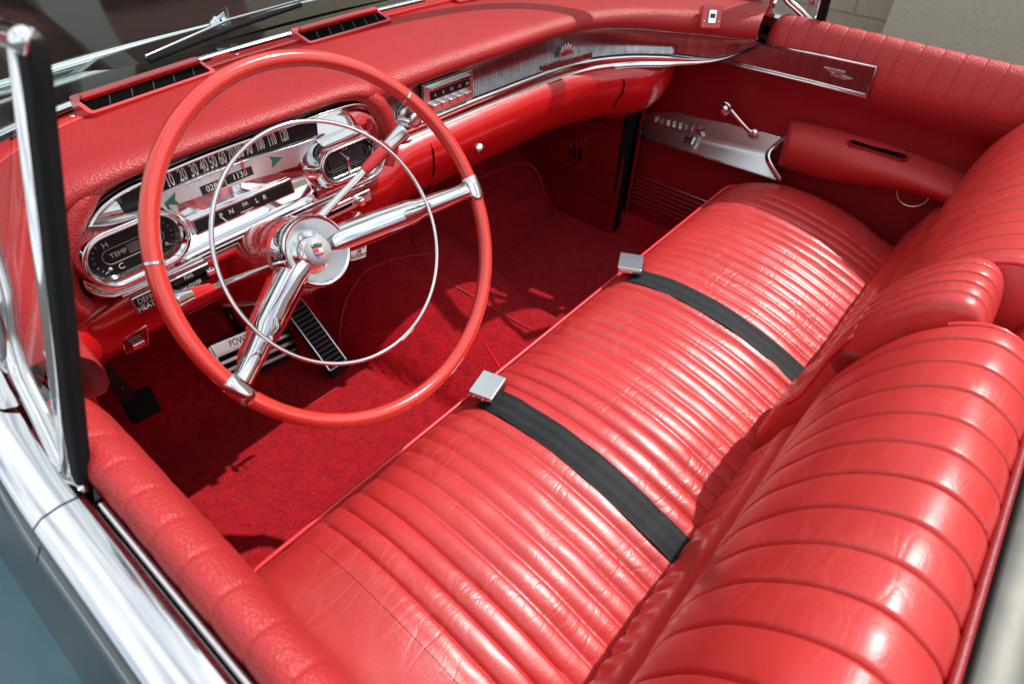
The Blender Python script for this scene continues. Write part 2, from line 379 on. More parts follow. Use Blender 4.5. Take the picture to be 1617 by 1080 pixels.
# dark stitches sunk in the cushion's seams
def seat_z(x, y):
    i = min(nx, max(0, round((x-SX0)/(SX1-SX0)*nx))); r = cushion_rows[i]
    for a, b in zip(r, r[1:]):
        if a.z > .62 and (a.y-y)*(b.y-y) <= 0 and a.y != b.y: return a.z + (b.z-a.z)*(y-a.y)/(b.y-a.y)
    return .65
st = []
k0 = 0
while -.602 + k0*PS < .628:
    x = -.602 + k0*PS; y = .452
    while y > .095:
        z = seat_z(x, y); z2 = seat_z(x, y-.0036)
        st.append(([(x-.0003, y, z+.0002), (x+.0003, y, z+.0002), (x+.0003, y-.0036, z2+.0002), (x-.0003, y-.0036, z2+.0002)], [(0, 1, 2, 3)]))
        y -= .0044
    k0 += 1
obj('seam_stitching', *merge(*st), plain('dark_red_thread', (.07, .005, .006), .95, spec=.02), seat, smooth=False)
obj('cushion_base', *prism_geo(Frame((0, 0, 0), (0, -1, 0), (0, 0, 1)), [(-.43, .345), (-.43, .41), (.05, .41), (.05, .345)], -.66, .66), 'panel', seat, smooth=False)

BPROF = [(.090, .58), (.088, .645), (.078, .675), (.069, .700), (.064, .714), (.060, .728), (.050, .742), (.040, .750), (.043, .775), (.040, .81), (.032, .855), (.015, .900), (-.007, .938), (-.038, .971), (-.072, .988), (-.100, .984), (-.124, .966), (-.135, .935), (-.139, .86), (-.141, .70), (-.141, .50)]
def backrest(name, x0, x1, prof, ps, phase, parent, mat='seat_back', amp=.0034, wide=.02, roundr=.014, label=None, npf=90, dens=.0032):
    pf = spline(prof, npf); cy = sum(p[0] for p in pf)/npf; cz = sum(p[1] for p in pf)/npf
    xs = set(x0 + (x1-x0)*i/int((x1-x0)/(dens*2)) for i in range(int((x1-x0)/(dens*2))+1))
    for k in range(-60, 61):
        for o in (-.0045, -.003, -.0017, -.0008, 0, .0008, .0017, .003, .0045):
            x = k*ps - phase + o
            if x0 + .006 < x < x1 - .006: xs.add(x)
    xs = sorted(xs); xs = [x for i, x in enumerate(xs) if i == 0 or x - xs[i-1] > .0003]; rows = []
    for x in xs:
        e = min(x-x0, x1-x); q = max(0, (roundr-e)/roundr); k = (1-math.sqrt(max(0, 1-q*q)))*roundr*.8
        r = []
        inner = smooth01((e-.012)/.02)
        for j, (y, z) in enumerate(pf):
            a, b = pf[max(0, j-1)], pf[min(npf-1, j+1)]; ty, tz = b[0]-a[0], b[1]-a[1]; L = math.hypot(ty, tz) or 1
            ny, nz = tz/L, -ty/L                       # outward: forwards on the face, upwards on the roll
            upper = smooth01((z-.752)/.02) if y > -.05 else 1.0
            lower = smooth01((.708-z)/.010) if y > 0 else 0
            back = smooth01((z-.93)/.03) if y < -.08 else 1
            t_ = abs(((x+phase)/ps + .5) % 1 - .5)*ps; d = (amp*.30*(pleat(x+phase, ps, 1.0)+1) - amp*math.exp(-(t_/.0016)**2))*upper*inner*back + .006*pleat(x+phase, ps*.72, .5)*lower
            d += noise.noise(V((x*8, y*8+z*8, 2)))*.004*upper + noise.noise(V((x*30, z*24, 5)))*.0012
            d -= k
            r.append(V((x, y + ny*d, z + nz*d)))
        rows.append(r)
    vs, fs = grid(rows); m_ = len(pf); fs.append(tuple(range(m_))); fs.append(tuple(len(vs)-m_+i for i in range(m_)))
    return obj(name, vs, fs, mat, parent, label=label, angle=60), pf
drv, pf = backrest('backrest', -.70, -.066, BPROF, .0445, .012, seat, label='driver-side pleated backrest')
PB = [(y, z+.004) for y, z in BPROF]
pas, _ = backrest('backrest', .072, .712, PB, .0445, .030, seat, label='passenger-side pleated backrest')
AP = [(.10, .60), (.096, .66), (.091, .70), (.081, .735), (.068, .765), (.062, .80), (.056, .845), (.043, .892), (.021, .937), (-.006, .970), (-.033, .987), (-.056, .984), (-.071, .964), (-.079, .93), (-.082, .88), (-.083, .70)]
arm, _ = backrest('centre_armrest', -.052, .068, AP, .0235, .006, seat, amp=.0040, roundr=.016, dens=.002, label='folded-up centre armrest between the backrests')
# piping: along the seam under each roll, round the armrest's front, round the roll's end
for x0, x1 in ((-.69, -.072), (.078, .70)):
    tube('backrest_piping', [(x0+(x1-x0)*i/40, .0415, .7495) for i in range(41)], .003, 'piping', seat, 8)
def end_piping(x, prof, i0, i1, off=.0): return [(x, y-.0, z+off) for y, z in spline(prof, 60)[i0:i1]]
for x, pr, a, b in ((.0755, PB, 22, 74), (-.0695, BPROF, 34, 70)):
    tube('backrest_piping', [(x, -.045 + (y+.045)*.975, .86 + (z-.86)*.975) for y, z in spline(pr, 80)[a:b]], .0032, 'piping', seat, 8)
ap_ = [(y, z) for y, z in spline(AP, 120) if y > 0 and .735 < z < .885]
tube('armrest_piping', [(-.0475, y-.0035, z) for y, z in ap_] + spline([(-.0475+.004, ap_[-1][0]-.006, ap_[-1][1]+.004), (-.02, ap_[-1][0]-.003, ap_[-1][1]+.006), (.02, ap_[-1][0]-.003, ap_[-1][1]+.006), (.06, ap_[-1][0]-.004, ap_[-1][1]+.005)], 16), .0028, 'piping', seat, 8)
fr = Frame((-.051, .026, .850), (0, -1, 0), (0, 0, 1))
obj('armrest_end_button', *lathe_geo(fr, [(.024, -.004), (.024, -.001), (.021, .002), (.014, .004), (.003, .0045)], 36), 'panel', seat)
# rear shell: dark welt and a stainless trim rail along the top of the back
for x0, x1 in ((-.70, -.066), (.072, .712)):
    tube('rear_welt', [(x0+(x1-x0)*i/40, -.1335, .9575) for i in range(41)], .0042, 'panel', seat, 8)
    fr = Frame((x0, 0, 0), (0, -1, 0), (0, 0, 1))
    prism('rear_trim', Frame((0, 0, 0), (0, -1, 0), (0, 0, 1)), [(.138, .60), (.138, .950), (.142, .957), (.153, .960), (.172, .957), (.184, .946), (.188, .90), (.188, .60)], -x1+.0, -x0, 'pewter', seat, .002, smooth=True)
prism('rear_divider', Frame((0, 0, 0), (0, -1, 0), (0, 0, 1)), [(.108, .60), (.104, .88), (.110, .925), (.125, .944), (.150, .948), (.172, .940), (.19, .92), (.20, .86), (.20, .60)], -.086, .058, 'seat_back', seat, .012, smooth=True, label='rounded leather divider behind the centre armrest')

# rear compartment glimpsed behind the bench
rear = part('rear_seat', car)
prism('cushion', Frame((0, 0, 0), (0, -1, 0), (0, 0, 1)), [(.42, .36), (.40, .60), (.43, .64), (.55, .66), (.80, .63), (.80, .36)], -.68, .68, 'seat', rear, .02, smooth=True)
prism('backrest', Frame((0, 0, 0), (0, -1, 0), (0, 0, 1)), [(.80, .36), (.78, .64), (.86, .93), (.92, .98), (1.02, .97), (1.04, .36)], -.70, .70, 'seat', rear, .02, smooth=True)

# ------------------------------------------------------------------ lap belts lying on the bench
def seat_top(x, y): return max(seat_z(x-.012, y), seat_z(x, y), seat_z(x+.012, y))
def lap_belt(label, xf, xr, yf, quad, zt):
    b = thing('lap_belt', label, 'seat belt', (xf, yf, seat_top(xf, yf)), 'lap belts lying across the front bench')
    rows_t, rows_b = [], []
    for i in range(46):
        t = i/45; y = yf + .012 - (yf + .012 - .066)*t; x = xf + (xr-xf)*t
        hw = .0232; z = seat_top(x, y) + .0022 + .0035*max(0, noise.noise(V((y*22, xf*3, 0))))
        tw = noise.noise(V((y*16, xf*5, 3)))*.0022
        rows_t.append([V((x+hw*s, y, z + tw*s - .0012*abs(s)**3 + .0008*math.sin(9*s))) for s in (-1, -.96, -.6, -.2, .2, .6, .96, 1)])
    top = grid(rows_t); bot = grid([[p-V((0, 0, .0016)) for p in r] for r in rows_t])
    o = obj('webbing', *merge(top, bot), 'webbing', b); 
    # buckle: lift-flap over a folded steel body, on the belt's front end
    q = [onz(px, py, zt) for px, py in quad]; c = sum(q, V())/4
    u = ((q[1]-q[0]) + (q[2]-q[3])).normalized(); v = (q[0]-q[3]); fr = Frame(c, u, v)
    if fr.n.z < 0: fr.n = -fr.n
    hu = ((q[1]-q[0]).length + (q[2]-q[3]).length)/4; hv = ((q[0]-q[3]).length + (q[1]-q[2]).length)/4
    prism('buckle_body', fr, rrect(-hu*.93, hu*.98, -hv*.97, hv*.97, .003), -.0125, -.0042, 'chrome', b, .0015)
    prism('buckle_flap', fr, rrect(-hu, hu, -hv, hv, .003), -.0038, .0, 'satin', b, .0015)
    prism('buckle_slot', fr, rect(hu*.90, hu*1.0, -hv*.80, hv*.80), -.0095, -.0055, 'black', b)
    prism('webbing_loop', fr, rect(hu*.8, hu*1.12, -hv*.85, hv*.85), -.0150, -.0130, 'webbing', b, .0008)
    for s in (-1, 1): obj('pivot_pin', *lathe_geo(Frame(fr.at(-hu*.55, -hv*.97, -.008) if s < 0 else fr.at(hu*.2, -hv*.97, -.009), fr.u, fr.n), [(.0020, -.001), (.0020, .0010), (.0012, .0014)], 16), 'chrome', b)
    return b
lap_belt('black lap belt with chrome buckle nearest the steering wheel', -.277, -.284, .425, [(769, 586), (807, 599), (769, 628), (733, 614)], .700)
lap_belt('black lap belt with chrome buckle on the passenger half of the bench', .143, .140, .428, [(987, 400), (1029, 407), (1002, 424), (967, 419)], .700)

# ------------------------------------------------------------------ carpet, tunnel, toe board
cp_ = part('floor_carpet', car, 'red pile carpet over the floor, tunnel and toe board')
def floor_z(x, y):
    """floor, toe board sloping up under the dash, and the gearbox tunnel swelling forwards"""
    z = .342
    if y > 1.02: z += (y-1.02)*.95 if y > 1.06 else (y-1.02)**2*11.9
    tw = .20 + .06*smooth01((y-.7)/.4); hh = .055 + .13*smooth01((y-.62)/.55)
    d = abs(x-.075); t = max(0, 1-(d/tw)**2); 
    z = max(z, .342 + hh*(t**.6 if t > 0 else 0)) if y < 1.02 else max(z, .342 + hh*(t**.6 if t > 0 else 0) + max(0, (y-1.12)*.7))
    if abs(x) > .70: z += (abs(x)-.70)*1.5
    return z
rows = []
for i in range(141):
    x = -.745 + 1.49*i/140; r = []
    for j in range(121):
        y = -.40 + 1.82*j/120
        r.append(V((x, y, floor_z(x, y) + noise.noise(V((x*22, y*22, 0)))*.003 + noise.noise(V((x*70, y*70, 5)))*.0022)))
    rows.append(r)
obj('pile', *grid(rows), 'carpet', cp_)
def on_floor(x, y, h=.004): return (x, y, floor_z(x, y)+h)
def onfloor(px, py):
    d = ray(px, py); t = .5
    while t < 3:
        p = CAM + d*t
        if p.z < floor_z(p.x, p.y): break
        t += .004
    return (p.x, p.y)
def seam(name, pts, r=.0035): return tube(name, [on_floor(x, y, .001) for x, y in spline(pts, 50)], r*.8, 'carpet_edge', cp_, 8)
seam('tunnel_piping', [onfloor(*p) for p in ((536, 552), (538, 515), (545, 482), (575, 434), (612, 413), (650, 406), (685, 402))], .003)
seam('tunnel_piping', [onfloor(*p) for p in ((650, 362), (655, 385), (668, 408), (690, 430), (720, 453), (780, 488), (848, 526))], .003)
seam('heel_pad_piping', [onfloor(*p) for p in ((467, 555), (470, 600), (474, 630), (490, 640), (512, 626), (535, 613))], .002)
# passenger side: shaped carpet edge climbing the toe board
rows = []
for i in range(41):
    x = .30 + .40*i/40; r = []
    for j in range(31):
        y = .98 + .34*j/30
        r.append(V((x, y, floor_z(x, y) + .006)))
    rows.append(r)
tube('toe_board_piping', spline([onz(*p) for p in ((640, 335, .66), (700, 305, .66), (780, 272, .62), (826, 258, .58), (848, 272, .55), (862, 310, .46), (880, 335, .38))], 60), .003, 'carpet_edge', cp_, 8)
# bulkhead above the carpet, kick panels at both sides
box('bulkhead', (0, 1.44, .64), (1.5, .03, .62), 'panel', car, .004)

kp = None
for s in (-1, 1):
    k = part('kick_panel', car, 'passenger kick panel with vent grille and ribbed scuff plate' if s > 0 else None)
    Fk = Frame((s*.70, 0, 0), (0, -1, 0) if s > 0 else (0, 1, 0), (0, 0, 1))
    sg = -1 if s > 0 else 1
    def kpoly(pts): return [(sg*y, z) for y, z in pts]
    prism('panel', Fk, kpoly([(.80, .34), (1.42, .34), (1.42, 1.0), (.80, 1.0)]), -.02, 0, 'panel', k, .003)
    if s > 0:
        q = [Fk.px(*p) for p in ((858, 200), (925, 205), (928, 262), (862, 258))]
        cx = sum(p[0] for p in q)/4; cz = sum(p[1] for p in q)/4; w = abs(q[1][0]-q[0][0]) or .1
        w = .155; h = .105
        for i in range(4):
            f = 1-.24*i
            prism('vent_louvre', Fk, rrect(cx-w/2*f + i*.004, cx+w/2*f + i*.004, cz-h/2*f + i*.006, cz+h/2*f + i*.006, .02*f), 0, .006 + .004*i, 'panel', k, .003, smooth=True)
            if i: prism('vent_opening', Fk, rect(cx+w/2*f-.006 + i*.004, cx+w/2*f + .001 + i*.004, cz-.028*f, cz+.028*f), .004+.004*i, .0075 + .004*i, 'void', k)
        a, b = Fk.px(917, 190), Fk.px(984, 198); tube('trim_strip', [Fk.at(*a, .003), Fk.at(*b, .003)], .0042, 'satin', k, 8)
    for i in range(6):
        z = .455 + .0135*i; a = sg*.82; b = sg*1.12
        tube('scuff_rib', [Fk.at(sg*.815, z, .002), Fk.at(sg*1.10, z, .002)], .0042, 'panel', k, 8)
    for u in (.815, .93, 1.05):
        for i in range(6): pass
    tube('scuff_edge', [Fk.at(sg*.815, .538, .002), Fk.at(sg*1.12, .538, .002)], .0025, 'satin', k, 8)
# black rubber seal between kick panel and door
for s in (-1, 1):
    tube('door_seal', spline([(s*.715, .800, .34), (s*.712, .806, .50), (s*.706, .802, .70), (s*.70, .79, .80), (s*.695, .76, .865), (s*.69, .72, .90)], 40), .016, 'rubber', car, 10, flat=.6)

# ------------------------------------------------------------------ dashboard pad
dash = part('dash_pad', car, 'red grained padded dash top with defroster openings')
PA = [(-.70, .50, .985, .055), (-.69, .60, .985, .052), (-.665, .70, .992, .046), (-.635, .765, 1.000, .034), (-.57, .770, 1.019, .027), (-.45, .771, 1.026, .022), (-.30, .771, 1.026, .022), (-.215, .771, 1.023, .024),
      (-.170, .768, 1.010, .032), (-.13, .786, .999, .034), (0, .789, .998, .034), (.10, .785, .998, .034), (.31, .774, .998, .034), (.42, .755, .994, .036), (.50, .712, .988, .040), (.56, .65, .982, .044), (.613, .585, .977, .048), (.668, .512, .972, .052)]
PBs = [(-.745, .52, 1.03), (-.745, .64, 1.03), (-.725, .76, 1.03), (-.67, .88, 1.03), (-.60, .95, 1.03), (-.50, .985, 1.032), (-.38, 1.01, 1.034), (-.27, 1.025, 1.035),
       (-.17, 1.03, 1.035), (-.08, 1.032, 1.035), (0, 1.033, 1.035), (.1, 1.032, 1.035), (.26, 1.022, 1.034), (.42, .995, 1.032), (.53, .95, 1.03), (.62, .88, 1.03), (.69, .76, 1.03), (.742, .53, 1.03)]
A_, B_ = param_spline(PA, 12), param_spline(PBs, 12)
rows = []
for a, b in zip(A_, B_):
    p, q = V((a[0], a[1], 0)), V((b[0], b[1], 0)); d = (q-p).normalized(); L = (q-p).length; zb, h = a[2], a[3]; zt = zb + h; r = []
    for off, zz in ((.030, zb+.002), (.012, zb-.001), (.002, zb+.002), (-.004, zb+h*.22), (-.0055, zb+h*.45), (-.002, zb+h*.70), (.007, zb+h*.88), (.020, zb+h*.97)):
        r.append(p + d*off + V((0, 0, zz)))
    for k in range(1, 13):
        t = k/12; off = .020 + (L-.020)*t
        z = (zb+h*.97)*(1-t) + b[2]*t + .004*math.sin(math.pi*t)*min(1, L/.25)
        r.append(p + d*off + V((0, 0, z)))
    rows.append(r)
obj('pad', *grid(rows), 'dash', dash)
def dash_z(x, y):
    best = None
    for r in rows:
        for p in r[7:]:
            d2 = (p.x-x)**2 + (p.y-y)**2
            if best is None or d2 < best[0]: best = (d2, p.z)
    return best[1]
# padded hood rolling down round the right and left ends of the instrument cluster
fc = Frame((-.404, .770, .955), (1, 0, 0), (0, .16, 1))
hood = [fc.px(x, y, .006) for x, y in ((612, 262), (617, 222), (607, 188), (592, 164), (566, 150), (530, 158))]
pts = [fc.at(u, v, .006) for u, v in spline(hood, 40)]
tube('hood_roll', pts, [(.010 + .006*math.sin(math.pi*min(1, i/20)/2))*(1 if i < 22 else 1-.75*((i-22)/17)) for i in range(40)], 'dash', dash, 16, label='stitched leather end of the cluster hood')
hood = [fc.px(x, y, .004) for x, y in ((190, 284), (150, 300), (122, 335), (104, 385), (100, 435), (112, 470), (135, 490))]
tube('hood_roll', [fc.at(u, v, .004) for u, v in spline(hood, 40)], [.014*(min(1, .25+i/14)) for i in range(40)], 'dash', dash, 16)
# painted strip under the glass with long defroster slots
strip_rows = []
for b, a in zip(B_, A_):
    if -.66 < b[0] < .66:
        p = V((b[0], b[1], b[2])); q = V((a[0], a[1], b[2])); d = (q-p).normalized()
        strip_rows.append([p + d*k + V((0, 0, h)) for k, h in ((-.004, -.004), (-.004, .0045), (.036, .0075), (.038, .0065), (.0385, -.004))])
obj('defroster_strip', *grid(strip_rows), 'paint', dash, angle=40)
n_ = len(strip_rows)
for k in range(7):
    i0, i1 = int(n_*(.08+.125*k)), int(n_*(.08+.125*k+.10)); rr = []
    for i in range(i0, i1+1):
        a, b = strip_rows[i][1], strip_rows[i][2]; rr.append([a.lerp(b, .18)+V((0, 0, .0012)), a.lerp(b, .34)+V((0, 0, .0012))])
    obj('defroster_slot', *grid(rr), 'void', dash)
for k in (.14, .33, .52, .71):
    i = int(n_*k); a, b = strip_rows[i][1], strip_rows[i][2]
    obj('screw', *lathe_geo(Frame(a.lerp(b, .7)+V((0, 0, .0005)), (1, 0, 0), (0, 1, 0)), [(.0035, 0), (.003, .0012), (.0008, .0016)], 14), 'satin', dash)
# three defroster outlets
def outlet(c0, c1, c2, c3, vanes):
    """corner points: rear left, rear right, front right, front left"""
    z = max(dash_z(x, y) for x, y in (c0, c1)) + .001
    q = [V((c[0], c[1], z)) for c in (c0, c1, c2, c3)]
    for i in (2, 3): q[i].z = z + .012
    u = (q[1]-q[0]).normalized(); fr = Frame((q[0]+q[1]+q[2]+q[3])/4, u, q[3]-q[0])
    hw = (q[1]-q[0]).length/2; hd = (q[3]-q[0]).length/2
    o_ = part('defroster_outlet', dash)
    outer = rrect(-hw, hw, -hd, hd, .006); inner = rrect(-hw+.006, hw-.006, -hd+.005, hd-.012, .004)
    nn = len(outer)
    vs = [fr.at(*p, -.014) for p in outer] + [fr.at(*p, .003) for p in outer] + [fr.at(*p, .003) for p in inner] + [fr.at(*p, -.012) for p in inner]
    fs = [(i+nn*k, (i+1) % nn+nn*k, (i+1) % nn+nn*(k+1), i+nn*(k+1)) for k in range(3) for i in range(nn)]
    f = obj('outlet_frame', vs, fs, 'paint', dash, angle=40)
    v_ = obj('outlet_recess', [fr.at(*p, .0008) for p in inner], [tuple(range(nn))], 'void', dash, smooth=False)
    prism('outlet_lip', fr, rect(-hw+.010, hw-.006, hd-.020, hd-.009), .002, .010, 'paint', dash, .002)
    for k in range(vanes):
        u_ = -hw + 2*hw*(k+1)/(vanes+1)
        prism('outlet_vane', fr, [(u_-.0006, -hd+.008), (u_+.0006, -hd+.008), (u_+.012, hd-.02), (u_+.0105, hd-.02)], .001, .0022, 'pewter', dash)
    bpy.data.objects.remove(o_)
outlet((-.500, .932), (-.306, .955), (-.312, 1.000), (-.500, .977), 5)
outlet((-.130, .968), (.056, .970), (.060, 1.020), (-.130, 1.018), 6)
outlet((.232, .968), (.410, .935), (.424, .985), (.240, 1.012), 6)
# snap plate on the pad's passenger end
Fw = Frame(onx(1121, 30, .615), (.60, -.80, 0), (-.2, -.16, 1))
o_ = part('snap_plate', car, 'red plate with a chrome snap catch at the end of the dash pad')
Fw = Frame(V((.585, .585, 1.0)), (.62, -.78, 0), (.25, .2, 1)); c = Fw.px(1122, 28)
prism('plate', Fw, rrect(c[0]-.021, c[0]+.021, c[1]-.022, c[1]+.022, .004), -.02, .012, 'paint', o_, .003)
prism('catch', Fw, rrect(c[0]-.008, c[0]+.008, c[1]-.012, c[1]+.013, .002), .012, .016, 'chrome', o_, .001)
prism('catch_slot', Fw, rect(c[0]-.005, c[0]+.005, c[1]-.002, c[1]+.006), .0162, .017, 'black', o_)
for s in (-1, 1): obj('screw', *lathe_geo(Frame(Fw.at(c[0]+s*.015, c[1]-.008, .012), Fw.u, Fw.v), [(.002, 0), (.0017, .0012), (.0005, .0015)], 12), 'chrome', o_)

# ------------------------------------------------------------------ instrument cluster
cl = part('instrument_cluster', car, 'chrome instrument cluster with ribbon speedometer')
outline_px = [(122, 405), (133, 355), (153, 325), (186, 300), (224, 282), (311, 245), (400, 213), (497, 179), (556, 162), (586, 171), (602, 195), (609, 225), (603, 252), (590, 276), (540, 300), (473, 330), (400, 364), (335, 394), (260, 431), (189, 463), (164, 467), (138, 460), (124, 440)]
out2 = spline([fc.px(*p) for p in outline_px] + [fc.px(*outline_px[0])], 121)[:-1]
cx = sum(p[0] for p in out2)/120; cz = sum(p[1] for p in out2)/120
def shrink(poly, d):
    out = []; n = len(poly)
    for i in range(n):
        a, b = V(poly[i-1]), V(poly[(i+1) % n]); t = (b-a).normalized(); nrm = V((t.y, -t.x))
        p = V(poly[i]); c = V((cx, cz))
        if (p+nrm*d - c).length > (p - c).length: nrm = -nrm
        out.append(tuple(p + nrm*d))
    return out
rings = [(shrink(out2, -.004), -.03), (shrink(out2, -.004), .005), (shrink(out2, -.002), .0085), (shrink(out2, .002), .0075), (shrink(out2, .006), .002), (shrink(out2, .014), -.005)]
rws = [[fc.at(*p, w) for p in poly] for poly, w in rings]
vs, fs = grid(rws, cv=True); fs.append(tuple(len(vs)-120+i for i in range(120)))
obj('bezel_plate', vs, fs, 'mirror', cl, angle=50)
tube('bezel_rim', [fc.at(*p, .0085) for p in shrink(out2, -.002)], .0022, 'chrome', cl, 8, closed=True)
def pxpoly(fr, pts, w=0): return [fr.px(x, y, w) for x, y in pts]
# concave lower mirror: a sloping panel standing out from the plate
P_ = pxpoly(fc, [(205, 338), (275, 318), (370, 292), (466, 263)], 0); Q_ = pxpoly(fc, [(295, 405), (340, 388), (400, 360), (474, 326)], 0)
# speedometer band
band = pxpoly(fc, [(186, 305), (224, 287), (262, 270), (311, 250), (400, 218), (494, 186), (500, 192), (502, 214), (440, 234), (380, 252), (320, 273), (262, 300), (226, 318), (201, 331), (193, 322)])
prism('speedometer_band', fc, band, -.004, .001, 'dial', cl, .0008)
frn = 0
import itertools
Nn = [('10', 267, 285), ('20', 287, 276), ('30', 305, 269), ('40', 321, 262), ('50', 335, 256), ('60', 350, 250), ('70', 364, 244), ('80', 377, 240), ('90', 391, 235), ('100', 409, 228), ('110', 428, 221), ('120', 447, 214)]
p0, p1 = fc.px(250, 290), fc.px(470, 208); slant = math.atan2(p1[1]-p0[1], p1[0]-p0[0])
items = []
for i, (s, x, y) in enumerate(Nn):
    u, v = fc.px(x, y); items.append((s, u, v, .023, dict(sx=.38 if len(s) == 3 else .46)))
sp = part('speedometer_scale', cl); bpy.data.objects.remove(sp)
lettering('speedometer_numerals', items, fc, 'white', cl, w=.0018, depth=.0006, rot=slant*.0, bold=.0004)
tk = []
for i in range(45):
    t = i/44; u, v = fc.px(262 + 195*t, 303 - 74*t); hh = .004 if i % 4 == 0 else .0024
    tk.append(prism_geo(fc, rect(u-.0004, u+.0004, v-hh, v), .0012, .0018))
obj('speedometer_ticks', *merge(*tk), 'white', cl, smooth=False)
u, v = fc.px(380, 254); prism('speed_needle', fc, [(u-.0012, v+.002), (u+.0012, v+.002), (u+.0006, v-.018), (u-.0006, v-.018)], .002, .0028, 'red_ink', cl)
# silver lens below, odometer windows, arrows
lens = pxpoly(fc, [(203, 333), (262, 303), (330, 274), (400, 249), (466, 230), (500, 218), (470, 263), (400, 284), (330, 306), (280, 324), (285, 340), (262, 352), (240, 344), (215, 338)])
prism('speedometer_lens', fc, lens, -.0045, -.0005, 'brushed', cl, .0006)
for s, x0, y0, w_ in (('0285', 337, 295, .034), ('1130', 378, 277, .040)):
    u, v = fc.px(x0, y0); prism('odometer_window', fc, rect(u-w_/2, u+w_/2, v-.0058, v+.0058), -.0005, .0006, 'dial', cl)
    lettering('odometer_digits', [(s, u, v, .011)], fc, 'white', cl, w=.0012, sx=1.0)
for x0, y0, sg in ((271, 318, -1), (435, 253, 1)):
    u, v = fc.px(x0, y0); prism('turn_arrow', fc, [(u-sg*.008, v+.008), (u-sg*.004, v), (u-sg*.008, v-.008), (u+sg*.011, v)], -.0004, .0012, 'green', cl)
# gear selector window
gq = pxpoly(fc, [(337, 337), (428, 297), (432, 312), (342, 352)])
gc = (sum(p[0] for p in gq)/4, sum(p[1] for p in gq)/4); gw, gh = .074, .0082
prism('gear_window_frame', fc, rrect(gc[0]-gw-.003, gc[0]+gw+.003, gc[1]-gh-.003, gc[1]+gh+.003, .002), -.005, .004, 'chrome', cl, .001)
prism('gear_window', fc, rect(gc[0]-gw, gc[0]+gw, gc[1]-gh, gc[1]+gh), .0042, .005, 'dial', cl)
gi = [(s, fc.px(x, y)[0], fc.px(x, y)[1]) for s, x, y in (('P', 346, 340), ('N', 362, 333), ('DR', 384, 322), ('L', 402, 315), ('R', 414, 309))]
lettering('gear_letters', [(s, u, gc[1]+(.001 if s != 'DR' else .003), .0095 if s != 'DR' else .0065) for s, u, v in gi], fc, 'white', cl, w=.0056)
u = gi[2][1]; prism('gear_pointer', fc, rect(u-.010, u+.010, gc[1]-.0062, gc[1]-.0054), .0052, .0058, 'white', cl)
prism('gear_pointer', fc, [(gi[0][1]+.004, gc[1]-.010), (gi[0][1]+.006, gc[1]-.010), (gi[0][1]+.001, gc[1]-.001), (gi[0][1]-.001, gc[1]-.001)], .0052, .0062, 'white', cl)
# pods
def pod(name, pa, pb, r, rb, h, tilt):
    """stadium-shaped instrument pod: mirrored cone rising to a rolled lip, dial at the bottom"""
    a, b = fc.px(*pa, h*.5), fc.px(*pb, h*.5)
    rg = [(rb+.010, -.006), (rb+.006, .004), (rb+.003, h*.7), (rb, h*.97), (rb-.003, h), (rb-.006, h*.95), (r+.002, h*.55), (r, h*.45)]
    rws = [[fc.at(*p, w) for p in stadium(a, b, rr)] for rr, w in rg]
    vs, fs = grid(rws, cv=True); body_ = obj(name + '_bezel', vs, fs, 'mirror', cl, angle=50)
    dl = prism(name + '_dial', fc, stadium(a, b, r+.001), h*.40, h*.46, 'dial', cl)
    tube(name + '_ring', [fc.at(*p, h*.98) for p in stadium(a, b, rb-.004)], .0016, 'chrome', cl, 8, closed=True)
    return V(a), V(b), h*.46, Frame(fc.at(*((V(a)+V(b))/2)), fc.u*(b[0]-a[0]) + fc.v*(b[1]-a[1]), fc.v)
a, b, hd, fd = pod('fuel_temperature_gauge', (175, 406), (247, 374), .0232, .0350, .032, 0)
L_ = (b-a).length/2
def strokes(name, fr, segs, w, mat, th=.0007):
    g = []
    for (x0, y0, x1, y1) in segs:
        d = V((x1-x0, y1-y0)).normalized(); n_ = V((-d.y, d.x))*th/2
        g.append(prism_geo(fr, [(x0-n_.x, y0-n_.y), (x1-n_.x, y1-n_.y), (x1+n_.x, y1+n_.y), (x0+n_.x, y0+n_.y)], w, w+.0005))
    return obj(name, *merge(*g), mat, cl, smooth=False)
def loop_segs(poly): return [(*poly[i], *poly[(i+1) % len(poly)]) for i in range(len(poly))]
hw_ = hd + .0006
strokes('gauge_lines', fd, loop_segs(stadium((-L_, 0), (L_, 0), .0090)) + [(-L_*.25, y, L_*.28, y) for y in (-.005, -.0025, 0, .0025, .005)] +
        [(-L_+.0180*math.cos(R(t)), .0180*math.sin(R(t)), -L_+.0205*math.cos(R(t)), .0205*math.sin(R(t))) for t in range(120, 260, 20)] + [(L_+.0180*math.cos(R(t)), .0180*math.sin(R(t)), L_+.0205*math.cos(R(t)), .0205*math.sin(R(t))) for t in range(-80, 80, 20)], hw_, 'white', .00045)
lettering('gauge_letters', [('TEMP', -L_*.66, 0, .0085), ('FUEL', L_*.70, 0, .0085), ('H', -L_*.98, .0150, .0100), ('C', -L_*.80, -.0158, .0100), ('E', L_*.86, -.0158, .0100), ('F', L_*.9, .0150, .0100)], fd, 'white', cl, w=hw_+.0002)
for sx in (-1, 1):
    obj('gauge_pointer', *lathe_geo(Frame(fd.at(sx*(L_*1.0+.007), -.0130, hw_+.001), fd.u, fd.v), [(.0024, 0), (.002, .0012)], 14), 'white', cl)
    strokes('gauge_needle', fd, [(sx*(L_+.007), -.0130, sx*(L_+.014), -.0165)], hw_+.0008, 'white', .0009)
a, b, hd, fd = pod('clock', (523, 261), (572, 240), .0195, .027, .026, 0)
L_ = (b-a).length/2; hw_ = hd + .0006
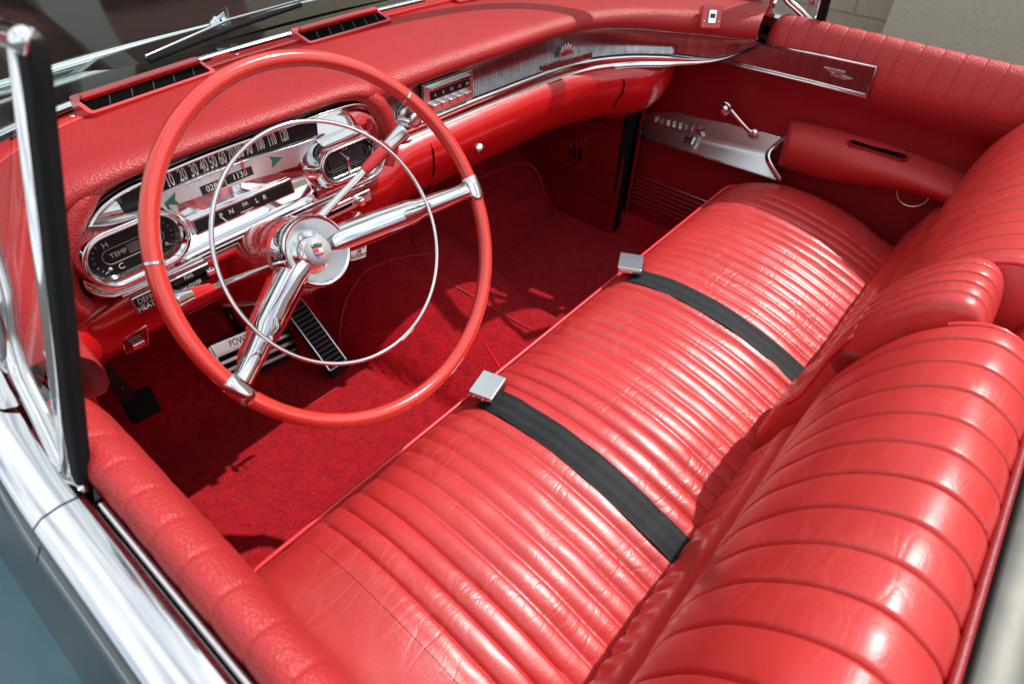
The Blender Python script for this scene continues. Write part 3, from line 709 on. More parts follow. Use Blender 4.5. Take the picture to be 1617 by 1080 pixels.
strokes('clock_lines', fd, loop_segs(stadium((-L_*.9, 0), (L_*.9, 0), .0125)) + [(-L_*1.1, y, L_*1.1, y) for y in (-.009, -.006, -.003, 0, .003, .006, .009)], hw_, 'grey', .0005)
strokes('clock_marks', fd, [(x-.0012, y, x+.0012, y) for x in (-L_, -L_*.55, L_*.45, L_) for y in (-.016, .016)], hw_, 'grey', .0009)
lettering('clock_numerals', [('12', 0, .0155, .010), ('3', L_+.015, 0, .010), ('6', 0, -.0155, .010), ('9', -L_-.015, 0, .010)], fd, 'white', cl, w=hw_+.0002)
strokes('clock_hand', fd, [(0, 0, -.009, .012)], hw_+.0012, 'white', .0018)
strokes('clock_hand', fd, [(0, 0, -.002, -.012)], hw_+.0020, 'red_ink', .0022)
obj('clock_boss', *lathe_geo(Frame(fd.at(0, 0, hw_+.002), fd.u, fd.v), [(.003, 0), (.0025, .0012), (.0006, .0016)], 16), 'white', cl)
obj('clock_set_knob', *lathe_geo(Frame(fd.at(L_*.5, -.030, hw_+.006), fd.u, fd.v), [(.004, -.02), (.004, .004), (.003, .006), (.001, .0065)], 18), 'chrome', cl)

# ------------------------------------------------------------------ passenger-side trim with radio
tr = part('dash_trim', car, 'reeded chrome trim strip with radio and crown emblem, curving to the far door')
TP = [(-.155, .800, .998, .908), (-.08, .797, .995, .908), (0, .795, .994, .908), (.10, .793, .994, .908), (.31, .782, .994, .908), (.42, .763, .990, .908), (.505, .718, .984, .909), (.565, .656, .978, .911), (.610, .602, .974, .916), (.642, .560, .971, .926), (.684, .512, .968, .952)]
T_ = param_spline(TP, 14); ra, rb_ = [], []
for i, t in enumerate(T_):
    p = V((t[0], t[1], 0)); q = V((*T_[min(i+1, len(T_)-1)][:2], 0)) - V((*T_[max(i-1, 0)][:2], 0)); q.normalize(); d = V((-q.y, q.x, 0))   # d: forwards
    if d.y < 0 and d.x < .2: d = -d
    zt, zb = t[2], t[3]; H_ = zt-zb
    lean = 1 - smooth01((t[0]-.36)/.18)
    ra.append([p + d*(o + lean*.013*(k-.45)) + V((0, 0, zb + H_*k)) for o, k in ((.012, 1.0), (.013, .97), (.015, .85), (.016, .70), (.016, .55), (.014 if t[0] < .575 else .016, .42), (.009 if t[0] < .575 else .017, .32 if t[0] < .575 else .0))])
    lip = 1 - smooth01((t[0]-.555)/.12); rb_.append([p + d*(.014 + (o-.014)*lip) + V((0, 0, zb + H_*k*lip)) for o, k in ((.010, .33), (.004, .315), (.001, .29), (.000, .265), (.0045, .245), (.006, .20), (.0045, .10), (.003, .035), (-.001, .015), (-.003, -.01), (.000, -.035), (.012, -.04))])
obj('reeded_panel', *grid(ra), 'reed', tr)
obj('lower_lip', *grid(rb_), 'chrome', tr, angle=60)
tube('upper_edge', [r[0]+V((0, 0, .001)) for r in ra], .0024, 'chrome', tr, 8)
tube('end_seam', [r[-1] + V((-.001, 0, -.002)) for r, t in zip(ra, T_) if t[0] > .57], .0028, 'rubber', tr, 8)
def trim_at(x):
    for t, q in zip(T_, T_[1:]):
        if t[0] <= x <= q[0]: k = (x-t[0])/(q[0]-t[0]); return t[1] + (q[1]-t[1])*k
    return T_[-1][1]
ft = Frame((.0, trim_at(.05)+.012, .955), (1, -.03, 0), (0, 0, 1))
u0, u1 = ft.px(668, 160)[0], ft.px(744, 140)[0]
prism('radio_surround', ft, rrect(u0, u1, -.018, .033, .003), -.004, .006, 'satin', tr, .0015)
prism('radio_dial', ft, rect(u0+.012, u1-.010, .006, .020), .006, .0072, 'dial', tr)
lettering('radio_numerals', [(s, u0+.022+(u1-u0-.04)*k/4, .013, .008) for k, s in enumerate(('6', '8', '10', '13', '16'))], ft, 'white', tr, w=.0078)
for k in range(5):
    w_ = (u1-u0-.02)/5; a = u0+.010+w_*k
    prism('radio_button', ft, rrect(a+.0012, a+w_-.0012, -.011, .000, .002), .006, .015, 'chrome', tr, .0015)
prism('radio_bar', ft, rrect(u0+.01, u1-.012, .023, .029, .002), .006, .013, 'chrome', tr, .001)
for (px_, py_), rr in (((612, 196), .010), ((630, 206), .012), ((655, 190), .017)):
    u, v = ft.px(px_, py_, .02); f2 = Frame(ft.at(u, v), ft.u, ft.v)
    k_ = obj('radio_knob', *lathe_geo(f2, [(rr*1.25, -.004), (rr*1.25, .002), (rr, .004), (rr*.8, .016), (rr*.75, .024), (rr*.55, .026), (.001, .0255)], 32), 'satin', tr)
# script bar and crown above it
fe = Frame(V((ony(893, 85, .77).x, trim_at(.36)+.010, .955)), (1, -.17, 0), (0, 0, 1))
ua, ub = fe.px(854, 108), fe.px(934, 76)
prism('script_bar', fe, rrect(ua[0], ub[0], ua[1]-.004, ua[1]+.004, .002), .000, .004, 'panel', tr, .001)
ww = (ub[0]-ua[0])
for dv in (-.0045, .0045): prism('script_bar_edge', fe, rect(ua[0], ub[0], ua[1]+dv-.0008, ua[1]+dv+.0008), .0, .0052, 'chrome', tr)
lettering('script_letters', [(s, ua[0]+ww*(.10+.095*k), ua[1], .0115) for k, s in enumerate('ELDORADO')], fe, 'satin', tr, w=.0046, depth=.002)
uc, vc = fe.px(893, 84); cr_ = [(-.014, -.010), (-.0155, .003), (-.011, -.002), (-.0095, .010), (-.005, .001), (-.0035, .014), (0, .003), (.0035, .014), (.005, .001), (.0095, .010), (.011, -.002), (.0155, .003), (.014, -.010)]
prism('crown_emblem', fe, [(uc+x*1.25, vc+.006+y) for x, y in cr_], .0, .004, 'chrome', tr, .0008)

# ------------------------------------------------------------------ painted lower dash, glovebox door, switches
ld = part('lower_dash', car, 'glossy red enamelled lower dash')
LP = [(-.72, .60), (-.70, .70), (-.665, .76), (-.60, .784), (-.40, .787), (-.15, .790), (.10, .788), (.31, .778), (.42, .760), (.505, .722), (.56, .69), (.62, .685), (.70, .72)]
LPF = [(.004, .912), (-.008, .905), (-.015, .893), (-.017, .872), (-.012, .845), (.002, .815), (.024, .790), (.055, .772), (.10, .760), (.17, .752), (.30, .75)]
Lp = spline(LP, 150); prof_l = spline(LPF, 30); rws = []
for i, p in enumerate(Lp):
    q = V(Lp[min(i+1, 149)]) - V(Lp[max(i-1, 0)]); q.normalize(); d = V((-q.y, q.x))
    drop = -.018*smooth01((-.10-p[0])/.06)            # lower under the cluster
    rws.append([V((p[0] + d.x*o*(1 if o < .05 else .4), p[1] + d.y*min(o, .05) + max(0, o-.05), z + (drop if z > .88 else drop*(z-.75)/.13))) for o, z in prof_l])
obj('lower_panel', *grid(rws), 'paint', ld)
def lower_y(x, z):
    best = None
    for r in rws:
        if abs(r[0].x-x) < .03:
            for p in r:
                d2 = (p.x-x)**2 + (p.z-z)**2
                if best is None or d2 < best[0]: best = (d2, p.y)
    return best[1]
# the red roll under the cluster
tube('cluster_sill', [V((x, .762 + (0 if x > -.6 else (abs(x)-.6)*-.3), .886)) for x in [-.640+.445*i/30 for i in range(31)]], [.0095*min(1, .15+i/4, .15+(30-i)/4) for i in range(31)], 'paint', ld, 12)
tube('cluster_sill_edge', [V((x, .757, .8955)) for x in [-.60+.40*i/30 for i in range(31)]], .002, 'chrome', ld, 8)
# glovebox gaps, lock
for xg in (-.045, .485):
    g = []
    for z in [.90-.15*i/14 for i in range(15)]: g.append((xg + (.02 if xg < 0 else -.01)*((.90-z)/.15)**2, lower_y(xg, z)-.0008, z))
    tube('glovebox_gap', g, .0016, 'void', ld, 6)
fl = Frame((0, .785, .85), (1, 0, 0), (0, .25, 1)); u, v = fl.px(750, 232); p = fl.at(u, v)
fk = Frame((p.x, lower_y(p.x, p.z)-.001, p.z), (1, 0, 0), (0, .3, 1))
obj('glovebox_lock', *lathe_geo(fk, [(.0105, -.004), (.0105, .003), (.0085, .006), (.007, .006), (.006, .010), (.001, .0105)], 28), 'chrome', ld)
prism('lock_slot', fk, rect(-.0006, .0006, -.004, .004), .0106, .011, 'black', ld)
fl2 = Frame((0, .753, .85), (1, 0, 0), (0, .10, 1))
def ctl(name, quad, mat='satin', depth=.008):
    q = [fl2.px(x, y) for x, y in quad]; c = (sum(p[0] for p in q)/4, sum(p[1] for p in q)/4)
    hw = ((q[1][0]-q[0][0]) + (q[2][0]-q[3][0]))/4; hh = max(.008, ((q[0][1]-q[3][1]) + (q[1][1]-q[2][1]))/4)
    prism(name, fl2, rrect(c[0]-hw, c[0]+hw, c[1]-hh, c[1]+hh, .003), -.02, depth, mat, ld, .002); return c, hw, hh
c, hw, hh = ctl('heater_panel', [(204, 470), (326, 409), (333, 436), (212, 496)])
prism('heater_face', fl2, rrect(c[0]-hw*.96, c[0]+hw*.96, c[1]-hh*.86, c[1]+hh*.86, .002), .008, .0088, 'dial', ld)
for it_ in [('DEFR', c[0]-hw*.70, c[1]+hh*.36, .011), ('HEATER', c[0]-hw*.66, c[1]-hh*.42, .011), ('FAN', c[0]+hw*.40, c[1]+hh*.55, .008), ('BLOWER', c[0]+hw*.42, c[1]-hh*.55, .008)]: lettering('heater_lettering', [it_], fl2, 'white', ld, w=.0092, sx=.8)
for u_, v_, hw_ in ((c[0]-hw*.20, c[1]+hh*.1, .013), (c[0]+hw*.38, c[1], .030)):
    prism('slider_slot', fl2, rect(u_-hw_, u_+hw_, v_-.0022, v_+.0022), .0088, .0094, 'void', ld)
for u_, v_ in ((c[0]-hw*.14, c[1]-.001), (c[0]+hw*.10, c[1]-.004), (c[0]+hw*.90, c[1]+.003)):
    prism('slider_knob', fl2, rrect(u_-.006, u_+.006, v_-.004, v_+.004, .002), .009, .020, 'chrome', ld, .0015)
c, hw, hh = ctl('wiper_panel', [(484, 340), (580, 297), (584, 315), (490, 358)])
prism('wiper_face', fl2, rect(c[0]-hw*.6, c[0]+hw*.75, c[1]-hh*.35, c[1]+hh*.35), .008, .0088, 'brushed', ld)
prism('slider_slot', fl2, rect(c[0]-hw*.8, c[0]+hw*.3, c[1]-.0025, c[1]+.0025), .0088, .0094, 'void', ld)
prism('slider_knob', fl2, rrect(c[0]+hw*.42, c[0]+hw*.62, c[1]-.006, c[1]+.006, .003), .009, .021, 'chrome', ld, .002)
lettering('wiper_lettering', [('WIPER', c[0]+hw*.72, c[1]+hh*.5, .006), ('OFF', c[0]-hw*.6, c[1]+hh*.5, .006)], fl2, 'ink', ld, w=.0092)
fp_ = Frame((0, .790, .81), (1, 0, 0), (0, -.35, 1)); q = [fp_.px(*p) for p in ((182, 527), (228, 505), (231, 538), (190, 554))]
prism('brake_release_plate', fp_, q, -.02, .010, 'chrome', ld, .003)
cc = (sum(p[0] for p in q)/4, sum(p[1] for p in q)/4)
prism('brake_release_recess', fp_, [(cc[0]+(p[0]-cc[0])*.78, cc[1]+(p[1]-cc[1])*.72) for p in q], .0105, .0115, 'panel', ld, .001)
prism('brake_release_handle', fp_, rrect(cc[0]-.009, cc[0]+.009, cc[1]-.006, cc[1]+.004, .002), .011, .018, 'chrome', ld, .0015)
# ignition lock with its key
fi = Frame((0, .780, .845), (1, 0, 0), (0, 0, 1)); u, v = fi.px(562, 343)
obj('ignition_lock', *lathe_geo(Frame(fi.at(u, v), fi.u, fi.v), [(.012, -.01), (.012, .006), (.009, .009), (.001, .0095)], 24), 'chrome', ld)

# ------------------------------------------------------------------ key with paper tag
kt = thing('key_tag', 'brass key with a white handwritten card hanging from the ignition lock', 'key tag', tuple(fi.at(u, v, .01)))
fkey = Frame(fi.at(u, v, .010), (0, -1, 0), (.2, 0, 1))
prism('key', fkey, [(-.004, -.003), (.010, -.003), (.012, -.010), (.024, -.010), (.028, 0), (.024, .010), (.012, .010), (.010, .003), (-.004, .003)], -.001, .001, 'gold', kt, .0005)
rp = fi.at(u, v, .010) + V((0, -.022, -.006))
tube('key_ring', [rp + V((.002*math.cos(t), .011*math.cos(t), -.011 + .011*math.sin(t))) for t in [2*math.pi*i/24 for i in range(24)]], .0009, 'gold', kt, 6, closed=True)
qc = [ony(px, py, .772) for px, py in ((550, 390), (575, 383), (583, 402), (556, 412))]
fcard = Frame(sum(qc, V())/4, qc[1]-qc[0], qc[0]-qc[3]); cw, ch = (qc[1]-qc[0]).length/2, (qc[0]-qc[3]).length/2
prism('card', fcard, rrect(-cw, cw, -ch, ch, .0025), -.0004, .0004, 'card', kt)
lettering('handwriting', [('CADDYS', .001, -ch*.52, .0085), ('58', .002, 0, .0085), ('ELDO.', .001, ch*.52, .0085)], fcard, 'ink', kt, w=.0008, rot=math.pi, depth=.0003)
tube('string', spline([tuple(rp + V((0, 0, -.02))), tuple((rp+fcard.at(cw*.4, ch*.7))/2), tuple(fcard.at(cw*.4, ch*.6, .001))], 12), .0007, 'card', kt, 5)

# ------------------------------------------------------------------ steering wheel
WC = V((-.4038, .5446, .9736)); WA = .549673
fw = Frame(WC, (1, 0, 0), (0, math.sin(WA), math.cos(WA)))     # n points at the driver
sw = part('steering_wheel', car, 'two-spoke red steering wheel with chrome horn ring')
RW = .2095
pts, rad = [], []
for i in range(180):
    t = 2*math.pi*i/180; dg = math.degrees(t) % 360
    g = (dg < 50 or dg > 310) or (130 < dg < 230)
    pts.append(fw.at(RW*math.cos(t), RW*math.sin(t))); rad.append(.0094)
tube('rim', pts, rad, 'wheel', sw, 20, closed=True)
for t in (37.6, 161.0):
    c = fw.at(RW*math.cos(R(t)), RW*math.sin(R(t))); tg = fw.u*-math.sin(R(t)) + fw.v*math.cos(R(t))
    tube('rim_band', [c - tg*.0013, c + tg*.0013], .0101, 'chrome', sw, 24)
for t in (-3.4, -157.5):
    cc = [fw.at(RW*math.cos(R(t+k)), RW*math.sin(R(t+k))) for k in (-4.6, -4, -2, 0, 2, 4, 4.6)]
    tube('rim_clamp', cc, [.0098, .0110, .0115, .0117, .0115, .0110, .0098], 'chrome', sw, 24)
    d = fw.u*math.cos(R(t)) + fw.v*math.sin(R(t)); sd = fw.n.cross(d)
    rws = []; rws2 = []
    for k, (r, w, hw, th) in enumerate(((.030, -.094, .0185, .014), (.052, -.088, .0195, .013), (.09, -.066, .0185, .011), (.130, -.042, .0165, .010), (.140, -.036, .0130, .009), (.165, -.021, .0122, .009), (.190, -.008, .0105, .0085), (.204, -.002, .0115, .0085))):
        c = WC + d*r + fw.n*w; sl = (fw.n*.9 - d*.42).normalized()
        rws.append([c + sd*hw*x + sl*th*y for x, y in ((-1, -.9), (-1, -.2), (-.86, .32), (-.62, .70), (-.32, .93), (0, 1.0), (.32, .93), (.62, .70), (.86, .32), (1, -.2), (1, -.9))])
        rws2.append([c + sd*hw*x + sl*th*y for x, y in ((-1.04, -.95), (-1.04, -2.1), (1.04, -2.1), (1.04, -.95))] if r < .18 else [c + sd*hw*x*.6 + sl*th*y for x, y in ((-1, -.95), (-1, -1.2), (1, -1.2), (1, -.95))])
    vs, fs = grid(rws, cv=True); fs += [tuple(range(11)), tuple(len(vs)-11+i for i in range(11))]
    obj('spoke', vs, fs, 'chrome', sw, angle=48)
    vs, fs = grid(rws2, cv=True); fs += [tuple(range(4)), tuple(len(vs)-4+i for i in range(4))]
    obj('spoke_backing', vs, fs, 'paint', sw, angle=40)
RC = (-.0105, .0042); RR = .1408
tube('horn_ring', [fw.at(RC[0]+RR*math.cos(2*math.pi*i/120), RC[1]+RR*math.sin(2*math.pi*i/120), -.004 + .004*0) for i in range(120)], .0025, 'chrome', sw, 12, closed=True)
for t in (-3.4, -157.5):
    d = V((math.cos(R(t)), math.sin(R(t)))); 
    tube('horn_ring_bracket', [fw.at(*(d*.118), -.040), fw.at(*(d*.132), -.018), fw.at(*(d*.1405 + V(RC)*.6), -.006)], [.006, .0055, .004], 'chrome', sw, 10)
fh = Frame(fw.at(0, 0, -.095), fw.u, fw.v)
obj('hub', *lathe_geo(fh, [(.046, -.050), (.047, -.020), (.0475, .002), (.0465, .010), (.044, .0135), (.041, .0125), (.036, .004), (.030, -.003), (.027, -.004)], 64), 'chrome', sw, angle=60)
obj('hub_bowl', *lathe_geo(fh, [(.0405, .012), (.038, .005), (.034, -.003), (.029, -.009), (.026, -.011), (.020, -.011)], 64), 'bowl', sw)
obj('hub_cap', *lathe_geo(fh, [(.025, -.006), (.025, .007), (.0235, .010), (.021, .0105), (.020, .009), (.001, .0115)], 48), 'satin', sw, angle=40)
fb = Frame(fh.at(0, 0, .0113), (fw.u*math.cos(R(-10)) + fw.v*math.sin(R(-10))), fw.v)
obj('hub_emblem', *lathe_geo(fb, [(.0185, 0), (.0183, .0012), (.001, .0019)], 40), 'silver', sw)
crest = [(x*.75, y*.75) for x, y in [(-.009, .004), (-.009, -.003), (-.005, -.010), (0, -.013), (.005, -.010), (.009, -.003), (.009, .004)]]
prism('crest_field', fb, crest, .0018, .0026, 'satin', sw)
for nm, poly, mt in (('crest_quarter', [(-.0085, .0035), (-.0005, .0035), (-.0005, -.0035), (-.0085, -.0035)], 'red_ink'), ('crest_quarter', [(.0005, -.0045), (.0085, -.0045), (.005, -.0095), (.0005, -.0115)], 'red_ink'), ('crest_quarter', [(.0005, .0035), (.0085, .0035), (.0085, -.0035), (.0005, -.0035)], 'white'), ('crest_quarter', [(-.0085, -.0045), (-.0005, -.0045), (-.0005, -.0115), (-.005, -.0095)], 'blue_ink')):
    prism(nm, fb, [(x*.75, y*.75) for x, y in poly], .0024, .0032, mt, sw)
prism('crest_coronet', fb, [(x*.75, y*.75) for x, y in [(-.0085, .005), (-.0095, .0115), (-.006, .008), (-.004, .0135), (-.0015, .0085), (0, .0145), (.0015, .0085), (.004, .0135), (.006, .008), (.0095, .0115), (.0085, .005)]], .0014, .003, 'pewter', sw)

# column, levers
sc_ = part('steering_column', car)
ax = -fw.n
tube('shroud', [WC + ax*.138, WC + ax*.150, WC + ax*.20, WC + ax*.26, WC + ax*.34, WC + ax*.42], [.050, .054, .056, .058, .060, .060], 'paint', sc_, 36)
tube('collar', [WC + ax*.128, WC + ax*.142], [.049, .051], 'paint', sc_, 40)
tube('lower_shaft', [WC + ax*.40, WC + ax*.80], .034, 'panel', sc_, 20)
ts = part('turn_signal_lever', car, 'turn signal lever with red grip and chrome tip')
a, b, c = ony(424, 421, .66), ony(336, 455, .625), ony(300, 467, .618)
d_ = ony(272, 478, .612)
tube('stalk', [a, b], [.0034, .0042], 'chrome', ts, 12)
tube('grip', [b, b.lerp(c, .1), c], [.0048, .0062, .0092], 'paint', ts, 18)
tube('tip', [c, c.lerp(d_, .15), c.lerp(d_, .8), d_], [.0088, .0088, .0112, .0108], 'chrome', ts, 20)
sl_ = part('gear_shift_lever', car, 'chrome gear shift lever with red grip')
a, b, c, d_ = ony(497, 352, .665), ony(574, 271, .655), ony(612, 232, .652), ony(637, 207, .65)
tube('stalk', [a, a.lerp(b, .5), b], [.0062, .0052, .0048], 'chrome', sl_, 14)
tube('grip', [b, b.lerp(c, .08), c], [.0062, .0072, .0098], 'paint', sl_, 18)
tube('tip', [c, c.lerp(d_, .12), c.lerp(d_, .85), d_], [.0092, .0092, .0118, .0112], 'satin', sl_, 20)
obj('lever_root', *lathe_geo(Frame(ony(496, 354, .672), fw.u, fw.v), [(.014, -.03), (.014, 0), (.010, .007), (.001, .008)], 24), 'chrome', sl_)

# ------------------------------------------------------------------ pedals
ap = part('accelerator_pedal', car, 'tall black ribbed accelerator pedal with bright edge')
q = [ony(466, 478, 1.07), ony(495, 462, 1.07), onz(534, 582, .375), onz(502, 603, .375)]
fa = Frame(sum(q, V())/4, (q[1]-q[0])+(q[2]-q[3]), (q[0]-q[3])+(q[1]-q[2])); aw = ((q[1]-q[0]).length+(q[2]-q[3]).length)/4*.98; ah = ((q[0]-q[3]).length+(q[1]-q[2]).length)/4
prism('base', fa, rrect(-aw, aw, -ah*1.04, ah, .006), -.014, .001, 'rubber', ap, .002)
prism('bright_edge', fa, rrect(-aw*.98, aw*.98, -ah*.90, ah*.985, .006), .001, .004, 'satin', ap, .001)
prism('tread_field', fa, rrect(-aw*.84, aw*.84, -ah*.86, ah*.93, .003), .0042, .005, 'rubber', ap)
for i in range(15):
    v_ = ah*.88 - ah*1.74*i/14; prism('tread_bar', fa, rect(-aw*.80, aw*.80, v_-.0018, v_+.0018), .005, .0085, 'pewter', ap, .0007)
bp = part('brake_pedal', car, 'wide brake pedal with bright band and black ribs')
q = [ony(334, 560, 1.07), ony(454, 501, 1.07), ony(463, 556, 1.035), ony(364, 592, 1.035)]
fbk = Frame(sum(q, V())/4, (q[1]-q[0])+(q[2]-q[3]), (q[0]-q[3])+(q[1]-q[2])); bw = .089; bh = .047
poly = [(-bw*1.04, bh), (bw*.96, bh*1.02), (bw*1.02, bh*.86), (bw*1.0, -bh*.86), (bw*.94, -bh), (-bw*.86, -bh), (-bw*.92, -bh*.85), (-bw*1.08, bh*.86)]
prism('pad', fbk, poly, -.012, .0, 'satin', bp, .003)
prism('top_band', fbk, [(-bw*1.0, bh*.98), (bw*.93, bh*.98), (bw*.95, bh*.42), (-bw*.98, bh*.42)], .0005, .003, 'satin', bp, .001)
lettering('pedal_lettering', [('POWER', -.026, bh*.70, .021), ('BRAKE', .052, bh*.70, .021)], fbk, 'pewter', bp, w=.0034, sx=.72)
for i in range(4):
    v_ = bh*.24 - .0185*i; prism('tread_rib', fbk, rect(-bw*.93, bw*.95, v_-.0055, v_+.0055), .0, .005, 'rubber', bp, .0015)
tube('pedal_arm', spline([tuple(fbk.at(0, bh*.3, -.008)), tuple(fbk.at(.0, .10, -.06)), (-.335, 1.10, .74), (-.33, 1.08, .86)], 24), .011, 'black', bp, 10, flat=.6)
pp = part('parking_brake_pedal', car, 'small black rubber parking brake pedal on a pressed steel arm')
q = [ony(194, 636, 1.0), ony(238, 617, 1.0), ony(252, 642, .985), ony(210, 665, .985)]
fq = Frame(sum(q, V())/4, (q[1]-q[0])+(q[2]-q[3]), (q[0]-q[3])+(q[1]-q[2])); w_, h_ = .026, .0262
prism('pad', fq, rrect(-w_, w_, -h_, h_, .004), -.012, .002, 'rubber', pp, .002)
for v_ in (-.016, 0, .016): prism('pad_rib', fq, rrect(-w_*.86, w_*.86, v_-.0062, v_+.0062, .003), .002, .0052, 'rubber', pp, .001)
qa = [ony(156, 583, 1.02), ony(180, 572, 1.02), ony(208, 622, .998), ony(190, 640, .998)]
far = Frame(sum(qa, V())/4, (qa[1]-qa[0])+(qa[2]-qa[3]), (qa[0]-qa[3])+(qa[1]-qa[2])); la = ((qa[0]-qa[3]).length)/2
prism('arm', far, rect(-.012, .012, -la, la*3.2), -.012, .004, 'black', pp, .002)
for v_ in (-la*.35, la*.4): obj('arm_rivet', *lathe_geo(Frame(far.at(0, v_, .004), far.u, far.v), [(.0042, 0), (.0036, .0015), (.001, .002)], 16), 'black', pp)
# red seat-adjuster lever beside the tunnel
sa = part('seat_adjuster_lever', car)
a, b = onz(767, 545, .55), onz(792, 585, .55)
tube('lever', [a, b], .0052, 'paint', sa, 10, flat=.6)

# ------------------------------------------------------------------ doors (the same parts on both sides)
def door(s):
    right = s > 0
    d = part('door', car, 'passenger door with padded top, armrest and window crank' if right else 'driver door seen along its padded red top and chrome belt moulding')
    X = lambda x: s*x
    def yf(z):                                          # swept front edge of the inner panel
        for (z0, y0), (z1, y1) in zip(EDGE, EDGE[1:]):
            if z0 <= z <= z1: return y0 + (y1-y0)*(z-z0)/(z1-z0)
        return EDGE[-1][1]
    EDGE = [(.30, .785), (.70, .783), (.80, .775), (.86, .745), (.895, .705), (.915, .660), (.925, .600), (.935, .555), (.96, .52), (1.05, .505)]
    prof = spline([(.718, .955), (.713, .925), (.714, .905), (.722, .886), (.735, .862), (.741, .825), (.744, .76), (.746, .60), (.746, .40)], 44)
    rws = []
    for x, z in prof:
        y0 = yf(z); rws.append([V((X(x + (.012 if k == 0 else 0)), y0 - (y0+.62)*min(1, (k/60)), z)) for k in range(61)])
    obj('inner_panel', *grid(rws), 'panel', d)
    edge = [V((X(x+.001), yf(z)+.004, z)) for x, z in prof]
    tube('edge_trim', edge, .0065, 'panel', d, 8)
    # padded top with heat-embossed pleats
    pp_ = spline([(.753, .975), (.7525, 1.000), (.748, 1.012), (.740, 1.018), (.730, 1.016), (.720, 1.006), (.714, .990), (.7095, .968), (.708, .945), (.712, .925), (.720, .915)], 40)
    cx_, cz_ = .735, .965; rws = []; ny = 900; y0, y1 = .512, -.60
    for k in range(ny+1):
        y = y0 + (y1-y0)*k/ny; e = y0-y; q_ = max(0, (.030-e)/.030); sc = 1 - .93*(1-math.sqrt(max(0, 1-q_*q_)))
        t_ = abs(((y+.01)/.0365 + .5) % 1 - .5)*.0365; g = (.0007*pleat(y+.01, .0365, 1.0) - .0016*math.exp(-(t_/.0017)**2)) if e > .03 else 0
        rr = []
        for x, z in pp_:
            top = 1 if z > .93 else 0
            n_ = V((x-cx_, 0, z-cz_)).normalized(); w = g*top*(1 if z < 1.03 else 1) + noise.noise(V((x*9, y*9, z*9)))*.0010
            rr.append(V((X(cx_ + (x-cx_)*sc + n_.x*w), y, cz_ + (z-cz_)*sc + n_.z*w)))
        rws.append(rr)
    vs, fs = grid(rws); fs.append(tuple(range(len(pp_))))
    obj('top_pad', vs, fs, 'pad', d, angle=70)
    # window slot, belt moulding, outer skin
    prism('window_slot', Frame((0, 0, 0), (0, -1, 0), (0, 0, 1)), rect(-.40, .62, .93, .985), -X(.764), -X(.752), 'rubber', d)
    tube('slot_wiper', [V((X(.7565), .385-1.0*i/30, .994)) for i in range(31)], .0028, 'chrome', d, 8)
    bm_ = [(x-.019, z-.006) for x, z in ((.782, .985), (.780, 1.004), (.784, 1.010), (.795, 1.012), (.808, 1.011), (.815, 1.006), (.818, .996), (.816, .990), (.820, .986), (.826, .976), (.826, .962), (.815, .955))]
    for nm, ya, yb in (('belt_moulding', .3935, -.62), ('belt_moulding', .62, .3955)):
        rws = []
        for k in range(25):
            y = ya + (yb-ya)*k/24; inw = .012*smooth01((y-.40)/.25); rws.append([V((X(x - inw), y, z + .004*smooth01((y-.40)/.2))) for x, z in bm_])
        vs, fs = grid(rws); fs += [tuple(range(len(bm_))), tuple(len(vs)-len(bm_)+i for i in range(len(bm_)))]
        obj(nm, vs, fs, 'chrome', d, angle=35)
    sk = spline([(.796, .960), (.815, .957), (.850, .950), (.90, .934), (.95, .90), (.985, .84), (.998, .72), (.995, .52), (.975, .40), (.93, .30)], 40)
    for nm, ya, yb in (('outer_skin', .64, -.62),):
        rws = [[V((X(x), ya + (yb-ya)*k/20, z)) for x, z in sk] for k in range(21)]
        obj(nm, *grid(rws), 'body', d)
    tube('lower_moulding', [V((X(.998), .40-.03*i, .60)) for i in range(32)], .010, 'chrome', d, 10, flat=.5)
    # reeded trim plate with emblem
    F_ = Frame((.7035, 0, .95), (0, -1, 0), (.04, 0, 1))
    flat_ = 0 if right else .045                        # the driver's side fittings sit flush under the pad
    def G(verts): return [V((X(v.x), v.y, v.z)) for v in verts]
    def G2(verts): return [V((X(v.x+flat_), v.y, v.z)) for v in verts]
    poly = [F_.px(x, y) for x, y in ((1083, 84), (1110, 83), (1140, 84), (1165, 82), (1182, 77), (1196, 69), (1290, 86), (1385, 106), (1368, 153), (1280, 131), (1180, 107))]
    v_, f_ = prism_geo(F_, poly, -.012, .002); obj('reeded_trim', G2(v_), f_, 'reed_door', d, smooth=False)
    pl_ = [F_.px(x, y) for x, y in ((1196, 69), (1290, 86), (1385, 106), (1368, 153), (1280, 131), (1180, 107), (1083, 84))]
    v_, f_ = tube_geo([F_.at(*p, .003) for p in pl_], .0026, 8); obj('trim_frame', G2(v_), f_, 'chrome', d)
    pl_ = [F_.px(x, y) for x, y in ((1366, 149), (1280, 127), (1180, 103), (1092, 82))]
    v_, f_ = tube_geo([F_.at(*p, .002) for p in pl_], .0018, 8); obj('trim_frame', G2(v_), f_, 'chrome', d)
    c = F_.px(1322, 116)
    for nm, po, w0, w1, mt in (('emblem_wing', [(c[0]-.030, c[1]+.006), (c[0]+.016, c[1]+.0075), (c[0]+.012, c[1]+.001), (c[0]-.018, c[1]-.0005)], .002, .006, 'satin'), ('emblem_wing', [(c[0]-.012, c[1]+.0015), (c[0]+.034, c[1]-.003), (c[0]+.020, c[1]-.008), (c[0]-.014, c[1]-.0055)], .003, .007, 'satin')):
        v_, f_ = prism_geo(F_, po, w0, w1, .12); obj(nm, G2(v_), f_, mt, d, smooth=False)
    # silver armrest plate: upper face, crease, ledge
    Pt = [onx(x, y, xx) for x, y, xx in ((1011, 198, .742), (1018, 186, .742), (1032, 178, .742), (1060, 178, .742), (1120, 190, .742), (1180, 204, .742), (1240, 220, .742))]
